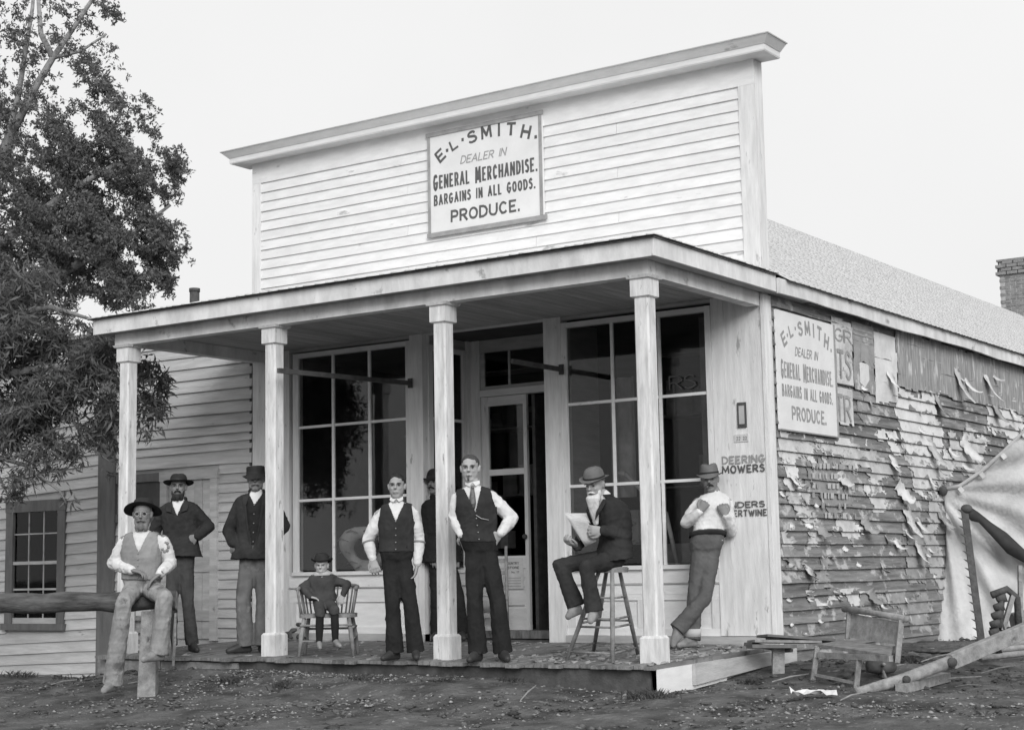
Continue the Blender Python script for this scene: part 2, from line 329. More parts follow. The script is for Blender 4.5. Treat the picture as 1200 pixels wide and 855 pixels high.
GZ = zgs(GX, GY)+0.012*wav(GX, GY, 3)*near+0.010*wav(GX, GY, 8, 4, 3.2)*near+0.006*wav(GX, GY, 5, 6, 9.0, 1.6)*near
GZ = np.where((GX > -6.1) & (GX < -0.1) & (GY > -2.0) & (GY < 20), np.minimum(GZ, -0.34), GZ)
nx_, ny_ = len(gx), len(gy); idx = np.arange(nx_*ny_).reshape(ny_, nx_)
F_ = np.stack([idx[:-1, :-1], idx[:-1, 1:], idx[1:, 1:], idx[1:, :-1]], -1).reshape(-1, 4)
MT['ground'] = M('dirt_ground', 0.15, 0.035, 2.6, (1, 1, 1), 0.95, 1.0, 22, spots=0.20, spot_scale=11, spot_lim=0.62, bdist=0.03)
go = mesh_np('ground', np.stack([GX, GY, GZ], -1).reshape(-1, 3), F_, 'ground', kind='structure')
go.data.polygons.foreach_set('use_smooth', [True]*len(go.data.polygons))
# pebbles, wood chips
def scatter_stones(name, n, box, size, mat, dens=None):
    rs = np.random.RandomState(len(name)); P = []
    while len(P) < n:
        x = rs.uniform(box[0], box[1]); y = rs.uniform(box[2], box[3])
        if -6.3 < x < 0.1 and y > -2.25: continue
        if dens and rs.rand() > dens(x, y): continue
        P.append((x, y))
    P = np.array(P); s = size[0]+(size[1]-size[0])*rs.rand(n)**4; z = zgs(P[:, 0], P[:, 1])+0.012*wav(P[:, 0], P[:, 1], 3)+0.006*wav(P[:, 0], P[:, 1], 5, 6, 9.0, 1.6)
    oc = np.array([(1, 0, 0), (0, 1, 0), (-1, 0, 0), (0, -1, 0), (0, 0, 1), (0, 0, -1)], float); of = np.array([(0, 1, 4), (1, 2, 4), (2, 3, 4), (3, 0, 4), (1, 0, 5), (2, 1, 5), (3, 2, 5), (0, 3, 5)])
    th = rs.rand(n)*6.28; sc = np.stack([s, s*rs.uniform(.4, 1, n), s*rs.uniform(.15, .6, n)], 1)
    v = oc[None]*sc[:, None]*rs.uniform(.7, 1.2, (n, 6, 1)); c, q = np.cos(th)[:, None], np.sin(th)[:, None]
    v = np.stack([v[..., 0]*c-v[..., 1]*q, v[..., 0]*q+v[..., 1]*c, v[..., 2]], -1); v += np.stack([P[:, 0], P[:, 1], z+s*.1], 1)[:, None]
    f = (of[None]+6*np.arange(n)[:, None, None]).reshape(-1, 3)
    return mesh_np(name, v.reshape(-1, 3), f, mat, kind='stuff')
c0 = on('z', -0.38, 350, 822)
c1_ = on('z', -.4, 1000, 845); d1 = lambda x, y: 0.14*(1+.9*math.sin(x*2.3+y)*math.sin(y*3.1-x))+0.5*math.exp(-((x-c1_[0])**2/3+(y-c1_[1])**2/.8))+0.9*math.exp(-((x-c0[0])**2/2.5+(y-c0[1])**2/1.0))
tag(scatter_stones('pebbles', 15000, (-9, 5, -7.5, -1.2), (0.003, 0.028), 'pebble', d1), 'pale pebbles and chips strewn over the dark dirt street', None)
tag(scatter_stones('dirt_clods', 16000, (-9, 5, -7.5, 5), (0.008, 0.055), 'ground'), 'dark clods of earth strewn over the dirt street', None)

# ================================================================== GENERAL STORE
ST = thing('general_store', 'white clapboard general store with tall false front, porch and shop windows', 'store', (-3.2, 0, 0))
X_, Y_, Z_ = V(1, 0, 0), V(0, 1, 0), V(0, 0, 1)
def bx(name, mat, x0, x1, y0, y1, z0, z1, parent=ST, bevel=0.0): return MB().box(x0, x1, y0, y1, z0, z1).obj(name, mat, parent, bevel=bevel)
W = 6.35; ZS = 5.376; FRZ = 5.137
# false front: backing, frieze, corner boards, clapboards, cornice
bx('false_front_backing', 'white', -W+.01, -.01, 0.004, 0.12, 3.17, ZS)
bx('frieze_board', 'white', -W+.001, -0.001, -0.022, 0.003, FRZ+.002, ZS)
bx('corner_board', 'white_v', -0.17, 0, -0.024, 0.003, 3.20, FRZ); bx('corner_board', 'white_v', -W, -W+.13, -0.024, 0.003, 3.20, FRZ)
bx('end_board', 'white_v', -0.009, 0.004, 0.004, 0.135, 3.20, ZS-.002); bx('end_board', 'white_v', -W-.004, -W+.009, 0.004, 0.135, 3.20, ZS-.002)
k = 0; z = FRZ-0.111
while z > 3.3:
    cut_ = [0, .35, .62, .78][k*7 % 4]; full = W-.302; hh_ = 0.111 if k else .109
    for (a_, b_) in (((0, full*cut_-.002), (full*cut_+.002, full)) if cut_ else ((0, full),)):
        clap(ST, 'clapboard', 'white', (-W+.131+a_, 0.003, 0), X_, b_-a_, -Y_, z, hh_, 0.021, 0.003, 6, k+int(a_*9))
    z -= 0.111; k += 1
CO = bpy.data.objects.new('cornice', None); COL.objects.link(CO); CO.parent = ST; ORG[CO.name] = ORG['general_store']
def hipring(mb, c0, z0, c1, z1, yb=.143):       # one moulding course round front and both ends
    mb.add([(-W-c0, -c0, z0), (c0, -c0, z0), (c1, -c1, z1), (-W-c1, -c1, z1), (c0, yb, z0), (c1, yb, z1), (-W-c0, yb, z0), (-W-c1, yb, z1)],
           [(0, 1, 2, 3), (1, 4, 5, 2), (6, 0, 3, 7)])
mb = MB(); mb.box(-W-.19, .19, -.19, .14, ZS, ZS+.008); mb.obj('soffit', 'white', CO)
mb = MB(); mb.box(-W-.194, .194, -.194, .143, ZS+.0085, ZS+.062); mb.obj('bed_mould', 'white', CO)
mb = MB(); hipring(mb, .20, ZS+.063, .264, ZS+.128); mb.add([(-W-.2, -.2, ZS+.063), (.2, -.2, ZS+.063), (.2, .143, ZS+.063), (-W-.2, .143, ZS+.063)], [(0, 3, 2, 1)]); mb.obj('crown_mould', 'white', CO)
mb = MB(); mb.box(-W-.272, .272, -.272, .15, ZS+.1285, ZS+.14); mb.obj('cap_board', 'worn', CO)

# lower front wall boards ------------------------------------------------
ZT = 3.085; CE = 3.175
yb0, yb1 = -0.004, 0.06
bx('wall_board', 'white_v', -0.409, -0.031, -.012, yb1, 0.075, CE); bx('wall_board', 'white_v', -0.541, -0.411, -.018, yb1, 0.075, CE)
bx('corner_board', 'white_v', -0.029, 0.006, -.022, .135, -.25, 3.16)
bx('corner_board', 'white_v', -0.15, -0.149, .14, .141, 0, .01)
bx('wall_board', 'white_v', -6.35, -6.06, -.012, yb1, 0.075, CE); bx('wall_board', 'white_v', -6.058, -5.80, -.008, yb1, 0.075, CE)
bx('pilaster', 'white_v', -2.40, -2.20, -.03, .10, 0.0, CE); bx('pilaster', 'white_v', -4.09, -3.92, -.03, .10, 0.0, CE)
bx('header_board', 'worn', -5.80, -4.09, -.01, yb1, ZT+.055, CE-.001); bx('header_board', 'worn', -2.20, -.541, -.01, yb1, ZT+.055, CE-.001)
bx('base_board', 'worn', -6.35, -3.92, -.045, .05, 0.0, 0.07); bx('base_board', 'worn', -2.198, 0.008, -.045, .05, 0.0, 0.07)
def shop_window(x0, x1, z0, z1, cols, rows, name='shop_window', ax='y', c=0.0, out=-1):
    """window in the plane ax=c; x0..x1 along the other axis. cols/rows are the muntin positions"""
    w = bpy.data.objects.new(name, None); COL.objects.link(w); w.parent = ST; ORG[w.name] = ORG['general_store']
    def B(nm, mat, a0, a1, d0, d1_, zz0, zz1):
        d0, d1_ = c+out*d0, c+out*d1_; lo, hi = min(d0, d1_), max(d0, d1_)
        return bx(nm, mat, a0, a1, lo, hi, zz0, zz1, w) if ax == 'y' else bx(nm, mat, lo, hi, a0, a1, zz0, zz1, w)
    B('frame', 'white_v', x0-.075, x0, .022, -.06, z0-.01, z1+.052); B('frame', 'white_v', x1, x1+.06, .022, -.06, z0-.01, z1+.052)
    B('frame', 'white', x0+.0005, x1-.0005, .020, -.06, z1, z1+.05)
    B('sill', 'white', x0-.075, x1+.06, .045, -.06, z0-.05, z0-.011)
    xs = [x0]+cols+[x1]; zs = [z0]+rows+[z1]
    for q in cols: B('muntin', 'white', q-.014, q+.014, .012, -.02, z0-.009, z1-.001)
    for q in rows:
        for i in range(len(xs)-1): B('muntin', 'white', xs[i]+(.0145 if i else .0005), xs[i+1]-(.0145 if i < len(xs)-2 else .0005), .009, -.016, q-.014, q+.014)
    for i in range(len(xs)-1):
        for j in range(len(zs)-1):
            e = .003*((i*7+j*5) % 3-1)
            B('pane', 'glass', xs[i]+.004, xs[i+1]-.004, .0-.002*(i+j), -.003-.002*(i+j), zs[j]+.006, zs[j+1]-.006)
    return w
shop_window(-2.14, -0.605, .735, 3.06, [-1.625, -1.105], [1.500, 2.300])
shop_window(-5.66, -4.15, .735, 3.07, [-5.165, -4.655], [1.500, 2.300])
def bulkhead(x0, x1, ax='y', c=0.0, out=-1):
    def B(nm, mat, a0, a1, d0, d1_, zz0, zz1):
        d0, d1_ = c+out*d0, c+out*d1_; lo, hi = min(d0, d1_), max(d0, d1_)
        return bx(nm, mat, a0, a1, lo, hi, zz0, zz1) if ax == 'y' else bx(nm, mat, lo, hi, a0, a1, zz0, zz1)
    B('bulkhead_board', 'white', x0, x1, .012, -.05, .56, .684); B('bulkhead_board', 'white', x0, x1, .008, -.05, .455, .545)
    B('bulkhead_mould', 'worn', x0, x1, .022, -.05, .546, .559)
    B('bulkhead_back', 'white', x0+.001, x1-.001, -.012, -.055, .071, .455)
    B('bulkhead_rail', 'white', x0, x1, .006, -.05, .40, .454); B('bulkhead_rail', 'white', x0, x1, .006, -.05, .0715, .14)
    n = 2 if x1-x0 > 1 else 1; st_ = (x1-x0-.09)/n
    for i in range(n+1): q = x0+i*st_; B('bulkhead_stile', 'white_v', q, q+.09, .0055, -.05, .141, .399)
bulkhead(-2.199, -.542); bulkhead(-5.799, -4.091)
# recessed entry ---------------------------------------------------------
RY = 0.82
def oy(u, v): return on('y', RY, u, v)
dx0 = oy(566, 600)[0]; dx1 = oy(619, 600)[0]; dxr = -2.80
bulkhead(.10, .74, 'x', -3.92, 1)
shop_window(.14, .68, .735, 3.02, [], [1.5, 2.3], 'entry_window', 'x', -3.93, 1)
bx('entry_post', 'white_v', -4.0, -3.90, .745, .90, .081, CE); bx('entry_header', 'worn', -4.0, -3.93, .10, .745, 3.075, CE-.001)
bx('entry_wall', 'worn', -2.40, -2.34, .101, .90, .0, CE)
bx('door_frame', 'white_v', -3.899, dx0-.004, RY-.02, RY+.08, .081, CE); bx('door_frame', 'white', dx0-.004, -2.80, RY-.02, RY+.08, 2.56, 2.63)
bx('door_frame', 'worn', dx0-.004, -2.80, RY-.018, RY+.08, 3.04, CE-.002); bx('door_frame', 'white_v', -2.799, -2.401, RY-.02, RY+.08, .081, CE)
bx('threshold', 'floor', -3.96, -2.41, RY-.10, RY+.40, .0, .08)
TR = bpy.data.objects.new('transom', None); COL.objects.link(TR); TR.parent = ST; ORG[TR.name] = ORG['general_store']
bx('frame', 'worn', dx0, -2.801, RY-.005, RY+.03, 2.631, 2.67, TR); bx('frame', 'worn', dx0, dx0+.05, RY-.005, RY+.03, 2.671, 3.039, TR)
bx('muntin', 'worn', dx0+.36, dx0+.385, RY, RY+.02, 2.671, 3.039, TR); bx('pane', 'glass', dx0+.05, -2.80, RY+.008, RY+.012, 2.671, 3.039, TR)
DR = bpy.data.objects.new('door', None); COL.objects.link(DR); DR.parent = ST; ORG[DR.name] = ORG['general_store']
gx0 = oy(574, 600)[0]; gx1 = oy(615, 600)[0]
zA, zB, zC, zD = oy(595, 651)[2], oy(595, 556)[2], oy(595, 549)[2], oy(595, 474)[2]
bx('stile', 'white_v', dx0, gx0, RY, RY+.04, .082, 2.555, DR); bx('stile', 'white_v', gx1, dx1, RY, RY+.04, .082, 2.555, DR)
bx('rail', 'white', gx0, gx1, RY+.001, RY+.039, zD, 2.554, DR); bx('rail', 'white', gx0, gx1, RY+.001, RY+.039, zB, zC, DR)
bx('rail', 'white', gx0, gx1, RY+.001, RY+.039, zA-.13, zA, DR); bx('rail', 'white', gx0, gx1, RY+.001, RY+.039, .0825, .30, DR)
bx('panel', 'white', gx0, gx1, RY+.014, RY+.03, .301, zA-.131, DR); bx('panel_mould', 'worn', gx0+.03, gx1-.03, RY+.004, RY+.0135, .52, .535, DR); bx('panel_mould', 'worn', gx0+.03, gx1-.03, RY+.004, RY+.0135, .33, .345, DR)
bx('pane', 'glass', gx0, gx1, RY+.018, RY+.022, zA+.001, zB-.001, DR); bx('pane', 'glass', gx0, gx1, RY+.018, RY+.022, zC+.001, zD-.001, DR)
MB().ell((dx1-.03, RY-.03, 1.05), .028).obj('door_knob', 'iron', DR, True)
# the second leaf stands open, folded into the shop
bx('open_door_leaf', 'darkwood', dx1+.03, dx1+.07, RY+.06, RY+.62, .082, 2.55)
# interior ---------------------------------------------------------------
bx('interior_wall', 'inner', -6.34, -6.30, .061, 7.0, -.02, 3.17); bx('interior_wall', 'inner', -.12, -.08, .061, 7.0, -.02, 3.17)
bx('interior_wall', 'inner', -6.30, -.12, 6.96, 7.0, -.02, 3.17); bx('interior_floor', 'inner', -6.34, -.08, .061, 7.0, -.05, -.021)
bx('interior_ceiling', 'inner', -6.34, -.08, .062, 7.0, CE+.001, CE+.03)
bx('interior_post', 'innerpale', -4.6, -4.48, .9, 1.02, 0, 3.17); bx('interior_post', 'innerpale', -1.15, -1.03, .9, 1.02, 0, 3.17)
bx('display_shelf', 'innerpale', -5.8, -4.09, .08, .75, .68, .70); bx('display_shelf', 'innerpale', -2.2, -.45, .08, .75, .66, .68)
for yy in (1.6, 2.4, 3.1): bx('shelf_board', 'innerpale', -6.25, -4.0, 2.6, 2.9, yy-.02, yy); bx('shelf_board', 'innerpale', -2.6, -.2, 2.6, 2.9, yy-.02, yy)
bx('counter', 'innerpale', -5.9, -4.3, 1.6, 2.1, 0, .95); bx('counter', 'innerpale', -2.3, -.5, 1.7, 2.2, 0, .95)
rs_ = np.random.RandomState(9)
for xa, xb in ((-6.2, -4.1), (-2.5, -.3)):
    for yy in (1.6, 2.4, .95):
        x = xa
        while x < xb:
            w_ = rs_.uniform(.10, .24); h_ = rs_.uniform(.12, .42)
            if rs_.rand() < .75: bx('shelf_goods', ['innerpale', 'paper', 'worn', 'inner'][rs_.randint(4)], x, x+w_*.85, 2.62 if yy > 1 else 1.75, 2.8 if yy > 1 else 1.9, yy+.001, yy+h_)
            x += w_
def goods(): 
    t = thing('horse_collar', 'pale padded horse collar lying behind the left shop window glass', 'horse collar', (-4.92, .26, .70))
    pts = [V(-4.92+.27*math.cos(a), .26+.06*math.sin(a*2), .95+.2*math.sin(a)) for a in np.linspace(0, 6.283, 20)]
    MB().tube(pts, [.075+.02*math.sin(i) for i in range(20)], 8).obj('padding', 'paper_white', t, True)
    for k_ in range(7):
        p = pts[k_*2+2]; MB().tube([p+V(-.08, -.08, 0), p+V(.0, -.1, .03), p+V(.08, -.08, 0)], .007, 5).obj('strap', 'innerpale', t, True)
    t = thing('flour_sack', 'pale cloth sack standing behind the left shop window glass', 'sack', (-4.30, .45, .70))
    MB().ell((-4.30, .45, 1.0), (.16, .14, .32)).obj('body', 'paper_white', t, True); MB().ell((-4.30, .45, 1.34), (.07, .06, .08)).obj('neck', 'paper_white', t, True)
    t = thing('hanging_sack', 'pale lumpy bundle hanging high behind the left shop window', 'bundle', (-4.26, .5, 1.85))
    MB().ell((-4.26, .5, 2.0), (.17, .15, .22)).obj('body', 'innerpale', t, True); MB().ell((-4.24, .5, 1.70), (.13, .12, .16)).obj('lower_bag', 'paper', t, True); MB().tube([(-4.26, .5, 2.2), (-4.26, .5, 3.16)], .008, 5).obj('cord', 'innerpale', t)
    t = thing('plough_handle', 'pale slanted wooden handle standing behind the right shop window', 'handle', (-1.5, .4, .68))
    MB().tube([(-1.75, .4, 1.62), (-1.55, .42, 1.42), (-1.32, .42, 1.22), (-1.2, .42, .68)], .022, 7).obj('shaft', 'paper', t, True)
    MB().tube([(-1.75, .4, 1.62), (-1.82, .4, 1.62)], .03, 7).obj('grip', 'paper', t, True)
    t = thing('hanging_cloth', 'dim hanging cloth drape behind the right shop window', 'cloth', (-1.9, .6, 1.4))
    P = [[V(-2.02+.3*i/8, .6+.04*math.sin(i*1.4), 1.4+1.2*j/6) for i in range(9)] for j in range(7)]
    MB().grid(P).obj('drape', 'innerpale', t, True)
goods()
# awning bars
def awn(name_lbl, p, q, th=.045):
    t = thing('awning_bar', name_lbl, 'awning bar', p); MB().bar(p, q, .03, th).obj('rod', 'darkwood', t)
    MB().bar(q+V(0, -.02, -.05), q+V(0, -.02, .05), .05, .02, (0, 1, 0)).obj('bracket', 'iron', t)
awn('dark awning bar running from the second post across the left shop window', at(326, 434, 15.1), on('y', -.04, 482, 449))
awn('dark awning bar crossing the transom to the pilaster right of the door', at(600, 423, 15.2), on('y', -.05, 659, 433))

# porch ------------------------------------------------------------------
fe = -2.29
PF = bpy.data.objects.new('porch_floor', None); COL.objects.link(PF); PF.parent = ST; ORG[PF.name] = ORG['general_store']
x = -6.35; i = 0
bme = {}
while x < 0.04:
    w_ = random.choice([.115, .125, .135, .15]); w_ = min(w_, .06-x)
    e = fe+random.uniform(-.055, .035); dz = random.uniform(-.004, .004); b = MB()
    zz = lambda y: -0.023*(-y)/1.0+dz
    n = 6; rings = []
    for j in range(n+1):
        y = e+(-0.048-e)*j/n; wz = random.uniform(-.003, .003) if j else random.uniform(-.012, .004)
        rings.append([V(x+.003, y, zz(y)-.035), V(x+w_-.003, y, zz(y)-.035), V(x+w_-.003, y, zz(y)+wz), V(x+.003, y, zz(y)+wz)])
    b.rings(rings).obj('floor_board', 'floor', PF); x += w_; i += 1
MB().box(-3.93, -2.41, -.045, RY-.101, -.06, -.012).obj('entry_floor', 'floor', PF)
bx('skirt_board', 'darkwood', -6.3, -0.02, -2.23, -2.205, -.40, -.092)
bx('skirt_board', 'oldwood', -6.30, -5.42, -2.262, -2.236, -.235, -.10); bx('skirt_board', 'oldwood', -5.41, -4.4, -2.258, -2.236, -.205, -.105)
mb = MB(); mb.add([(.055, -2.27, -.30), (.085, -2.27, -.30), (.085, -1.15, -.235), (.055, -1.15, -.235), (.055, -2.27, -.085), (.085, -2.27, -.085), (.085, -1.15, -.062), (.055, -1.15, -.062)],
                  [(0, 3, 2, 1), (4, 5, 6, 7), (0, 1, 5, 4), (1, 2, 6, 5), (2, 3, 7, 6), (3, 0, 4, 7)]); mb.obj('skirt_board', 'white', ST)
mb = MB(); mb.add([(.088, -1.75, -.235), (.115, -1.75, -.235), (.115, -.35, -.155), (.088, -.35, -.155), (.088, -1.75, -.07), (.115, -1.75, -.07), (.115, -.35, -.045), (.088, -.35, -.045)],
                  [(0, 3, 2, 1), (4, 5, 6, 7), (0, 1, 5, 4), (1, 2, 6, 5), (2, 3, 7, 6), (3, 0, 4, 7)]); mb.obj('skirt_board', 'worn', ST)
bx('skirt_board', 'worn', .03, .052, -1.2, .3, -.26, -.04)
# litter on the porch floor
def porch_litter(n, seed):
    rs = np.random.RandomState(seed); x = np.concatenate([rs.uniform(-6.2, 0, n), rs.uniform(-1.6, .03, n)]); y = np.concatenate([rs.uniform(-2.25, -.1, n), rs.uniform(-2.25, -.1, n)]); n = len(x)
    z = -.023*(-y)+.004; th = rs.rand(n)*3.14; L_ = rs.uniform(.008, .035, n); w = L_*rs.uniform(.15, .7, n); c, s = np.cos(th), np.sin(th); P = np.stack([x, y, z], 1); a = np.stack([c*L_, s*L_, rs.uniform(0, .008, n)], 1); b = np.stack([-s*w, c*w, rs.uniform(0, .008, n)], 1)
    v = np.stack([P-a-b, P+a-b, P+a+b, P-a+b], 1).reshape(-1, 3); return mesh_np('porch_litter', v, np.arange(4*n).reshape(n, 4), 'paleold', kind='stuff')
tag(porch_litter(420, 4), 'wood chips and litter scattered over the porch floor boards', None)
# posts
pw = .172; pcs = [-.004-pw/2, -2.054-pw/2, -4.064-pw/2, -6.072-pw/2]; pcy = -2.116+pw/2
def post_at(xc):
    p = bpy.data.objects.new('porch_post', None); COL.objects.link(p); p.parent = ST; p.location = (xc+3.2, pcy, 0); ORG[p.name] = (xc, pcy, 0)
    h = .067
    mb = MB(); c = .014; rings = []
    for zz in (-.05, 2.885):
        rings.append([V(xc+sx*h*1.0-(sx*c if q else 0), pcy+sy*h-(0 if q else sy*c), zz) for sx, sy, q in ((1, -1, 1), (1, -1, 0), (1, 1, 0), (1, 1, 1), (-1, 1, 1), (-1, 1, 0), (-1, -1, 0), (-1, -1, 1))])
    mb.rings(rings).obj('shaft', 'post', p)
    hb = pw/2
    mb = MB(); r0 = lambda zz, hh: [V(xc+sx*hh, pcy+sy*hh, zz) for sx, sy in ((1, -1), (1, 1), (-1, 1), (-1, -1))]
    mb.rings([r0(-.055, hb), r0(.145, hb), r0(.165, h+.004)]).obj('base', 'post', p)
    mb = MB(); mb.rings([r0(2.87, h+.004), r0(2.881, hb), r0(3.02, hb)]).obj('capital', 'post', p)
    mb = MB(); mb.rings([r0(3.021, hb+.004), r0(3.026, hb+.018), r0(3.05, hb+.03)]).obj('cap_mould', 'post', p)
    return p
for xc in pcs: post_at(xc)
bx('porch_beam', 'fascia', -6.30, -.02, pcy-.06, pcy+.06, 3.051, CE); bx('porch_beam', 'fascia', pcs[0]-.06, pcs[0]+.06, pcy+.061, -.03, 3.0515, CE)
bx('porch_beam', 'fascia', pcs[3]-.06, pcs[3]+.06, pcy+.061, -.03, 3.0515, CE)
CB = bpy.data.objects.new('porch_ceiling', None); COL.objects.link(CB); CB.parent = ST; ORG[CB.name] = ORG['general_store']
x = -6.40; me = None
while x < 0.09:
    w_ = min(.112, .12-x)
    if w_ > .1:
        if me is None: o = MB().box(x+.003, x+w_-.003, -2.22, RY, CE+.001, CE+.02).obj('ceiling_board', 'ceil', CB); me = o.data; x0_ = x
        else: o = bpy.data.objects.new('ceiling_board', me); COL.objects.link(o); o.parent = CB; o.location = (x-x0_, 0, random.uniform(0, .002))
    x += w_
bx('fascia_board', 'fascia', -6.426, .105, -2.244, -2.222, 3.165, 3.312, bevel=.003); bx('fascia_board', 'fascia', .106, .13, -2.246, -.002, 3.166, 3.312, bevel=.003)
bx('fascia_board', 'fascia', -6.45, -6.427, -2.246, -.002, 3.166, 3.312)
# porch roof: hipped, shingled
zr0, zr1 = 3.322, 3.50
mb = MB(); A = [(-6.47, -2.27, zr0), (.155, -2.27, zr0), (.155, -.03, zr0), (-6.47, -.03, zr0)]; B_ = [(-4.3, -.03, zr1), (-2.0, -.03, zr1)]
mb.add(A+B_, [(0, 1, 5, 4), (1, 2, 5), (3, 0, 4)]); mb.obj('porch_roof', 'oldwood', ST)
mb = MB(); mb.box(-6.46, .145, -2.262, -.025, 3.3125, 3.3215); mb.obj('roof_deck', 'oldwood', ST)
def shingles(name, O, U, Vv, N_, rows, expo, rng, seed, parent=ST, lift=.004):
    rs = np.random.RandomState(seed); vs = []; fs = []
    for r in range(rows):
        u0, u1 = rng(r*expo); u = u0
        while u < u1-.03:
            w_ = rs.uniform(.08, .16); w_ = min(w_, u1-u); l0 = r*expo-rs.uniform(0, .012); l1 = (r+1)*expo+.02; t = .008+rs.uniform(0, .004)
            n = len(vs); a, b = u+.0006, u+w_-.0006
            for (uu, vv, hh) in ((a, l0, lift), (b, l0, lift), (b, l1, lift*.3), (a, l1, lift*.3), (a, l0, lift+t), (b, l0, lift+t), (b, l1, lift+.002), (a, l1, lift+.002)):
                vs.append(O+U*uu+Vv*vv+N_*hh)
            fs += [(n, n+1, n+5, n+4), (n+1, n+2, n+6, n+5), (n+3, n, n+4, n+7), (n+4, n+5, n+6, n+7)]; u += w_
    return tag(mesh_np(name, np.array(vs), np.array(fs), 'shingle', parent), None, None, kind='stuff')
sl_ = math.hypot(2.24, zr1-zr0); vv = V(0, 2.24, zr1-zr0)/sl_
shingles('porch_shingles', V(-6.48, -2.30, zr0), X_, vv, unit(np.cross(X_, vv)), 17, .13, lambda q: (q*.95, 6.65-q*.95), 1)
vv2 = unit(V(-2.15, 0, zr1-zr0)); shingles('porch_shingles', V(.165, -2.28, zr0), Y_, vv2, unit(np.cross(Y_, vv2))*(1 if np.cross(Y_, vv2)[2] > 0 else -1), 16, .13, lambda q: (q*1.02, 2.24), 2)

# main roof --------------------------------------------------------------
YE = 24.0; rz = 5.46; ez = 3.30
vr = V(-3.35, 0, rz-ez); lr = np.linalg.norm(vr); vr = vr/lr
mb = MB(); mb.add([(.16, .14, ez), (.16, YE, ez), (-3.2, YE, rz), (-3.2, .14, rz), (-6.56, YE, ez), (-6.56, .14, ez)], [(0, 1, 2, 3), (3, 2, 4, 5)]); mb.obj('roof_deck', 'oldwood', ST)
shingles('roof_shingles', V(.19, .15, ez-.015), Y_, vr, unit(np.cross(Y_, vr)), int(lr/.13)+1, .13, lambda q: (0, YE-.2), 3)
mb = MB(); rgs = [[V(.13, y, 3.155+.01*noise1(y)), V(.155, y, 3.155+.01*noise1(y)), V(.155, y, 3.295), V(.13, y, 3.295)] for y in np.linspace(.003, YE, 40)]
mb.rings(rgs).obj('eave_fascia', 'fascia', ST); bx('eave_soffit', 'worn', .03, .1295, .14, YE, 3.20, 3.215)
bx('rear_wall', 'worn', -6.35, 0, YE-.3, YE-.25, -.3, 3.3)
mb = MB(); mb.add([(0, YE-.22, 3.2), (-6.35, YE-.22, 3.2), (-3.2, YE-.22, 5.4)], [(0, 1, 2)]); mb.obj('rear_gable', 'worn', ST)
bx('left_side_wall', 'worn', -6.352, -6.342, .14, YE-.3, -.3, 3.3)
# right side wall: backing and clapboards
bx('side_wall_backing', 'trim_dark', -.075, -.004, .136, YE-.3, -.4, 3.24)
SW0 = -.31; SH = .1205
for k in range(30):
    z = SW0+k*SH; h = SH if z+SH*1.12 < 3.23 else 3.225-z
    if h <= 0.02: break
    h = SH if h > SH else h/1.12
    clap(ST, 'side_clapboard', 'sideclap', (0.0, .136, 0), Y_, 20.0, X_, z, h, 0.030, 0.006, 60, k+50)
# chimney ----------------------------------------------------------------
CHY = 17.6; cc = on('x', -3.2, 1196, 330); CHY = cc[1]
CH = bpy.data.objects.new('chimney', None); COL.objects.link(CH); CH.parent = ST; ORG[CH.name] = ORG['general_store']
cx0 = -3.2; hw = .32
MB().box(cx0-hw+.01, cx0+hw-.01, CHY-hw+.01, CHY+hw-.01, 5.0, 6.52).obj('core', 'mortar', CH)
mb = MB(); zc = 5.0; r = 0
while zc < 6.53:
    hh = hw+(.05 if zc > 6.22 and zc < 6.42 else (.03 if zc > 6.42 else 0))
    for side in range(4):
        s = -hh+(0.11 if r % 2 else 0)
        while s < hh-.02:
            L_ = min(.21, hh-s); a = s+.006; b = s+L_-.006; q = random.uniform(-.004, .006)
            if side == 0: mb.box(cx0+a, cx0+b, CHY-hh-q, CHY-hh+.05, zc+.005, zc+.063)
            elif side == 1: mb.box(cx0+hh-.05, cx0+hh+q, CHY+a, CHY+b, zc+.005, zc+.063)
            elif side == 2: mb.box(cx0+a, cx0+b, CHY+hh-.05, CHY+hh+q, zc+.005, zc+.063)
            else: mb.box(cx0-hh-q, cx0-hh+.05, CHY+a, CHY+b, zc+.005, zc+.063)
            s += .22
    zc += .07; r += 1
tag(mb.obj('bricks', 'brick', CH), None, None, kind='stuff')
MB().box(cx0-hw-.03, cx0+hw+.03, CHY-hw-.03, CHY+hw+.03, 6.53, 6.57).obj('cap', 'brick', CH)

